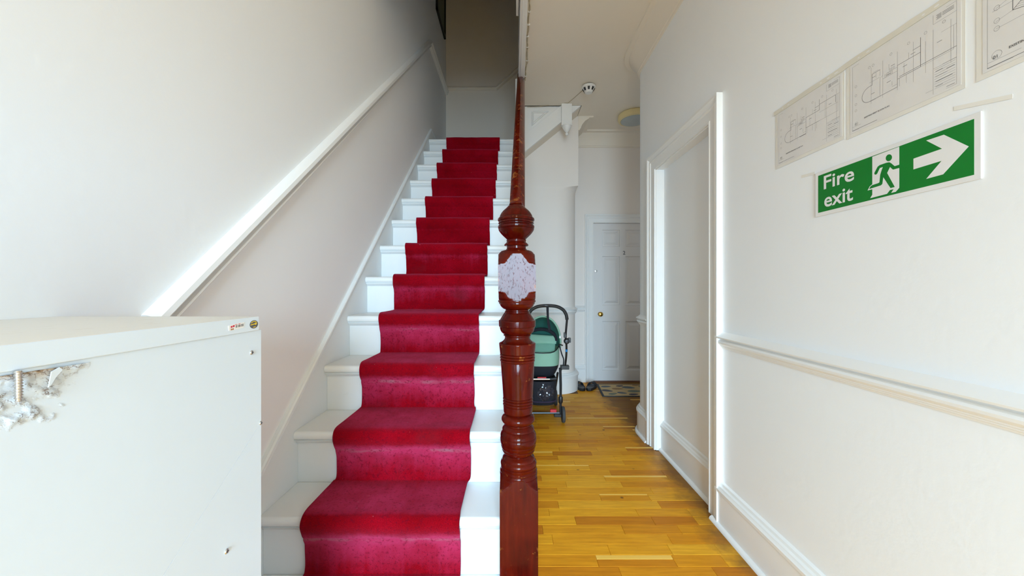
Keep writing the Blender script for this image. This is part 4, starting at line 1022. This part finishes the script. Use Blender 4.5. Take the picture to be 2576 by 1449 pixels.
# reclined pad inside, with a folded head flap
def slab(c4, th, name, mat, nseg=8, puff=.012):
    A, B, C_, D_ = c4; mb = MB(); vs = []; nrm_ = (B - A).cross(D_ - A).normalized()
    if nrm_.y > 0: nrm_ = -nrm_
    for sd in (1, 0):
        for i in range(nseg + 1):
            for j in range(nseg + 1):
                u, v = i / nseg, j / nseg
                q = A.lerp(B, u).lerp(D_.lerp(C_, u), v)
                bulge = puff * (1 - (2 * u - 1) ** 4) * (1 - (2 * v - 1) ** 4) + .004 * noise.noise(q * 18)
                vs.append(q + nrm_ * (bulge if sd else -th))
    k = (nseg + 1) ** 2; ix = lambda i, j: i * (nseg + 1) + j
    fs = []
    for i in range(nseg):
        for j in range(nseg):
            fs += [(ix(i, j), ix(i + 1, j), ix(i + 1, j + 1), ix(i, j + 1)), (k + ix(i, j), k + ix(i, j + 1), k + ix(i + 1, j + 1), k + ix(i + 1, j))]
    for i in range(nseg):
        fs += [(ix(i, 0), k + ix(i, 0), k + ix(i + 1, 0), ix(i + 1, 0)), (ix(i, nseg), ix(i + 1, nseg), k + ix(i + 1, nseg), k + ix(i, nseg)), (ix(0, i), ix(0, i + 1), k + ix(0, i + 1), k + ix(0, i)), (ix(nseg, i), k + ix(nseg, i), k + ix(nseg, i + 1), ix(nseg, i + 1))]
    mb.add(vs, fs); return part(mb, name, mat, smooth=60)
YPd = 3.56
slab((P(1326, 893, YPd - .10), P(1395, 890, YPd - .10), P(1397, 858, YPd), P(1328, 858, YPd)), .02, 'seat_pad', M['green_pad'])
slab((P(1326, 864, YPd - .03), P(1399, 865, YPd - .03), P(1401, 845, YPd - .0), P(1330, 840, YPd)), .012, 'head_flap', M['green_fab'])
# hood: half dome open towards the handle
HC = Vector((SX - .006, 3.52, zc(868)))
def dome(rx_, ry_, rz_, th0, name, mat, thick=.006, n=20, mrows=12):
    mb = MB(); vs = []
    for sd in (0, 1):
        k = 1 - sd * thick / rx_
        for j in range(mrows + 1):
            el = R(90) * j / mrows                       # 0 = open edge, 90 = back
            for i in range(n + 1):
                a = R(-8 + 196 * i / n)
                rr_ = math.cos(el)
                vs.append(HC + Vector((rx_ * k * rr_ * math.cos(a), ry_ * k * math.sin(el) - .06 + .10 * math.sin(a) * (-1) * (1 - j / mrows), rz_ * k * rr_ * math.sin(a))))
    w_ = n + 1; q = (mrows + 1) * w_
    fs = []
    for j in range(mrows):
        for i in range(n):
            fs.append((j * w_ + i, j * w_ + i + 1, (j + 1) * w_ + i + 1, (j + 1) * w_ + i)); fs.append((q + j * w_ + i, q + (j + 1) * w_ + i, q + (j + 1) * w_ + i + 1, q + j * w_ + i + 1))
    for i in range(n): fs.append((i, q + i, q + i + 1, i + 1))
    mb.add(vs, fs); return part(mb, name, mat, smooth=60)
dome(.180, .26, .272, 0, 'hood', M['green_fab'])
dome(.170, .245, .262, 0, 'hood_lining', M['green_dark'], .003)
ed = [HC + Vector((.175 * math.cos(R(a)), -.062 - .10 * math.sin(R(a)), .267 * math.sin(R(a)))) for a in range(-8, 189, 7)]
part(MB().tube(ed, .0085, 8), 'hood_rim', M['green_fab'])
ed = [HC + Vector((.150 * math.cos(R(a)), .02, .11 * math.sin(R(a)) + .02)) for a in range(0, 181, 9)]
part(MB().tube(ed, .016, 8), 'hood_dark_band', M['black_fabric'])  # dark crescent across the hood behind the pad
part(MB().box(tuple(P(1407, 851, 3.42)), tuple(P(1410, 841, 3.45))), 'care_label', M['white_pl'], smooth=0)
# chassis
for sgn in (1, -1):
    X_ = lambda dx: SX + sgn * dx
    part(MB().tube([(X_(.150), 3.34, zc(905) - .06), (X_(.152), 3.32, .33), (X_(.150), 3.31, .18), (X_(.149), 3.30, .075)], [.012, .012, .011, .012], 8), 'front_leg', M['black'])
    part(MB().tube([(X_(.135), 3.40, .42), (X_(.140), 3.58, .26), (X_(.145), 3.78, .10)], .010, 8), 'rear_leg', M['black'])
    part(MB().lathe([(.016, -.03), (.020, -.02), (.020, .02), (.016, .03)], (X_(.150), 3.31, .20), 12), 'leg_sleeve', M['black'])
    for (wx, wy, wr) in ((.172, 3.30, .070), (.160, 3.78, .080)):
        wl = part(MB().lathe([(wr * .72, -.013), (wr * .94, -.013), (wr, -.007), (wr, .007), (wr * .94, .013), (wr * .72, .013)], (X_(wx), wy, wr + .0006), 32, 'X'), 'wheel', M['tyre'])
        part(MB().lathe([(wr * .2, -.014), (wr * .70, -.008), (wr * .70, .008), (wr * .2, .014)], (X_(wx), wy, wr + .0006), 24, 'X'), 'wheel_hub', M['black'], parent=wl)
part(MB().tube([(SX - .15, 3.305, .083), (SX + .15, 3.305, .083)], .0095, 10), 'front_axle', plain('axle_grey', (.06, .07, .08), .35, .6))
part(MB().tube([(SX - .15, 3.78, .085), (SX + .15, 3.78, .085)], .008, 8), 'rear_axle', M['black'])
part(MB().box((SX + .055, 3.288, .092), (SX + .112, 3.318, .118)), 'brake_pedal', M['red'], 'red brake pedal', bevel=.004)
part(MB().box((SX + .09, 3.285, .05), (SX + .155, 3.32, .078)), 'brake_housing', M['black'], bevel=.004)
part(MB().tube([P(1336, 954, 3.33), P(1383, 954, 3.33)], .0085, 10), 'carry_handle', M['alu'], 'bare metal carry handle')
part(MB().tube([P(1383, 954, 3.33), P(1400, 953, 3.335)], .014, 10), 'handle_socket', M['black'])
part(MB().tube([P(1352, 951, 3.35), P(1374, 951, 3.35)], .010, 8), 'red_release', M['red'], 'red release grip')
bk = [rrect(SX - .005, 3.53, .105, .15, .125), rrect(SX - .005, 3.53, .125, .18, .135), rrect(SX - .005, 3.53, .132, .19, .17), rrect(SX - .005, 3.53, .138, .20, .26), rrect(SX - .005, 3.53, .135, .205, .355), rrect(SX - .005, 3.53, .125, .195, .355), rrect(SX - .005, 3.53, .12, .18, .20)]
part(MB().loft(bk), 'basket', M['black_fabric'], smooth=60)
part(MB().tube([q + Vector((0, -.003, 0)) for q in rrect(SX - .005, 3.53, .134, .194, .170)][14:29], .006, 6), 'basket_trim', plain('basket_trim_purple', (.035, .02, .05), .7))
# shiny bag in the basket
bm = bmesh.new(); bmesh.ops.create_icosphere(bm, subdivisions=4, radius=1.0)
for v in bm.verts:
    n_ = v.co.copy(); d_ = 1 + .22 * noise.noise(n_ * 2.2) + .16 * noise.noise(n_ * 5.5) + .07 * noise.noise(n_ * 12)
    v.co = Vector((n_.x * .075 * d_, n_.y * .05 * d_, n_.z * .078 * d_))
me = bpy.data.meshes.new('plastic_bag'); bm.to_mesh(me); bm.free(); me.materials.append(M['plastic_bag'])
me.name = 'crumpled_bag'
bg = bpy.data.objects.new('crumpled_bag', me); COL.objects.link(bg); bg.location = (SX + .012, 3.345, .262); bg.parent = ps
bg['label'] = 'crumpled shiny plastic bag'
# dangling side strap
part(MB().tube(smoothpath([P(1407, 868, 3.38), P(1413, 890, 3.36), P(1418, 905, 3.35), P(1416, 922, 3.36), P(1411, 932, 3.38)], 4), .006, 6), 'side_strap', M['black_fabric'])
part(MB().tube([P(1406, 866, 3.38), P(1416, 869, 3.36)], .006, 8), 'side_clip', M['black'])
seat(ps, (SX, 3.5, 0))
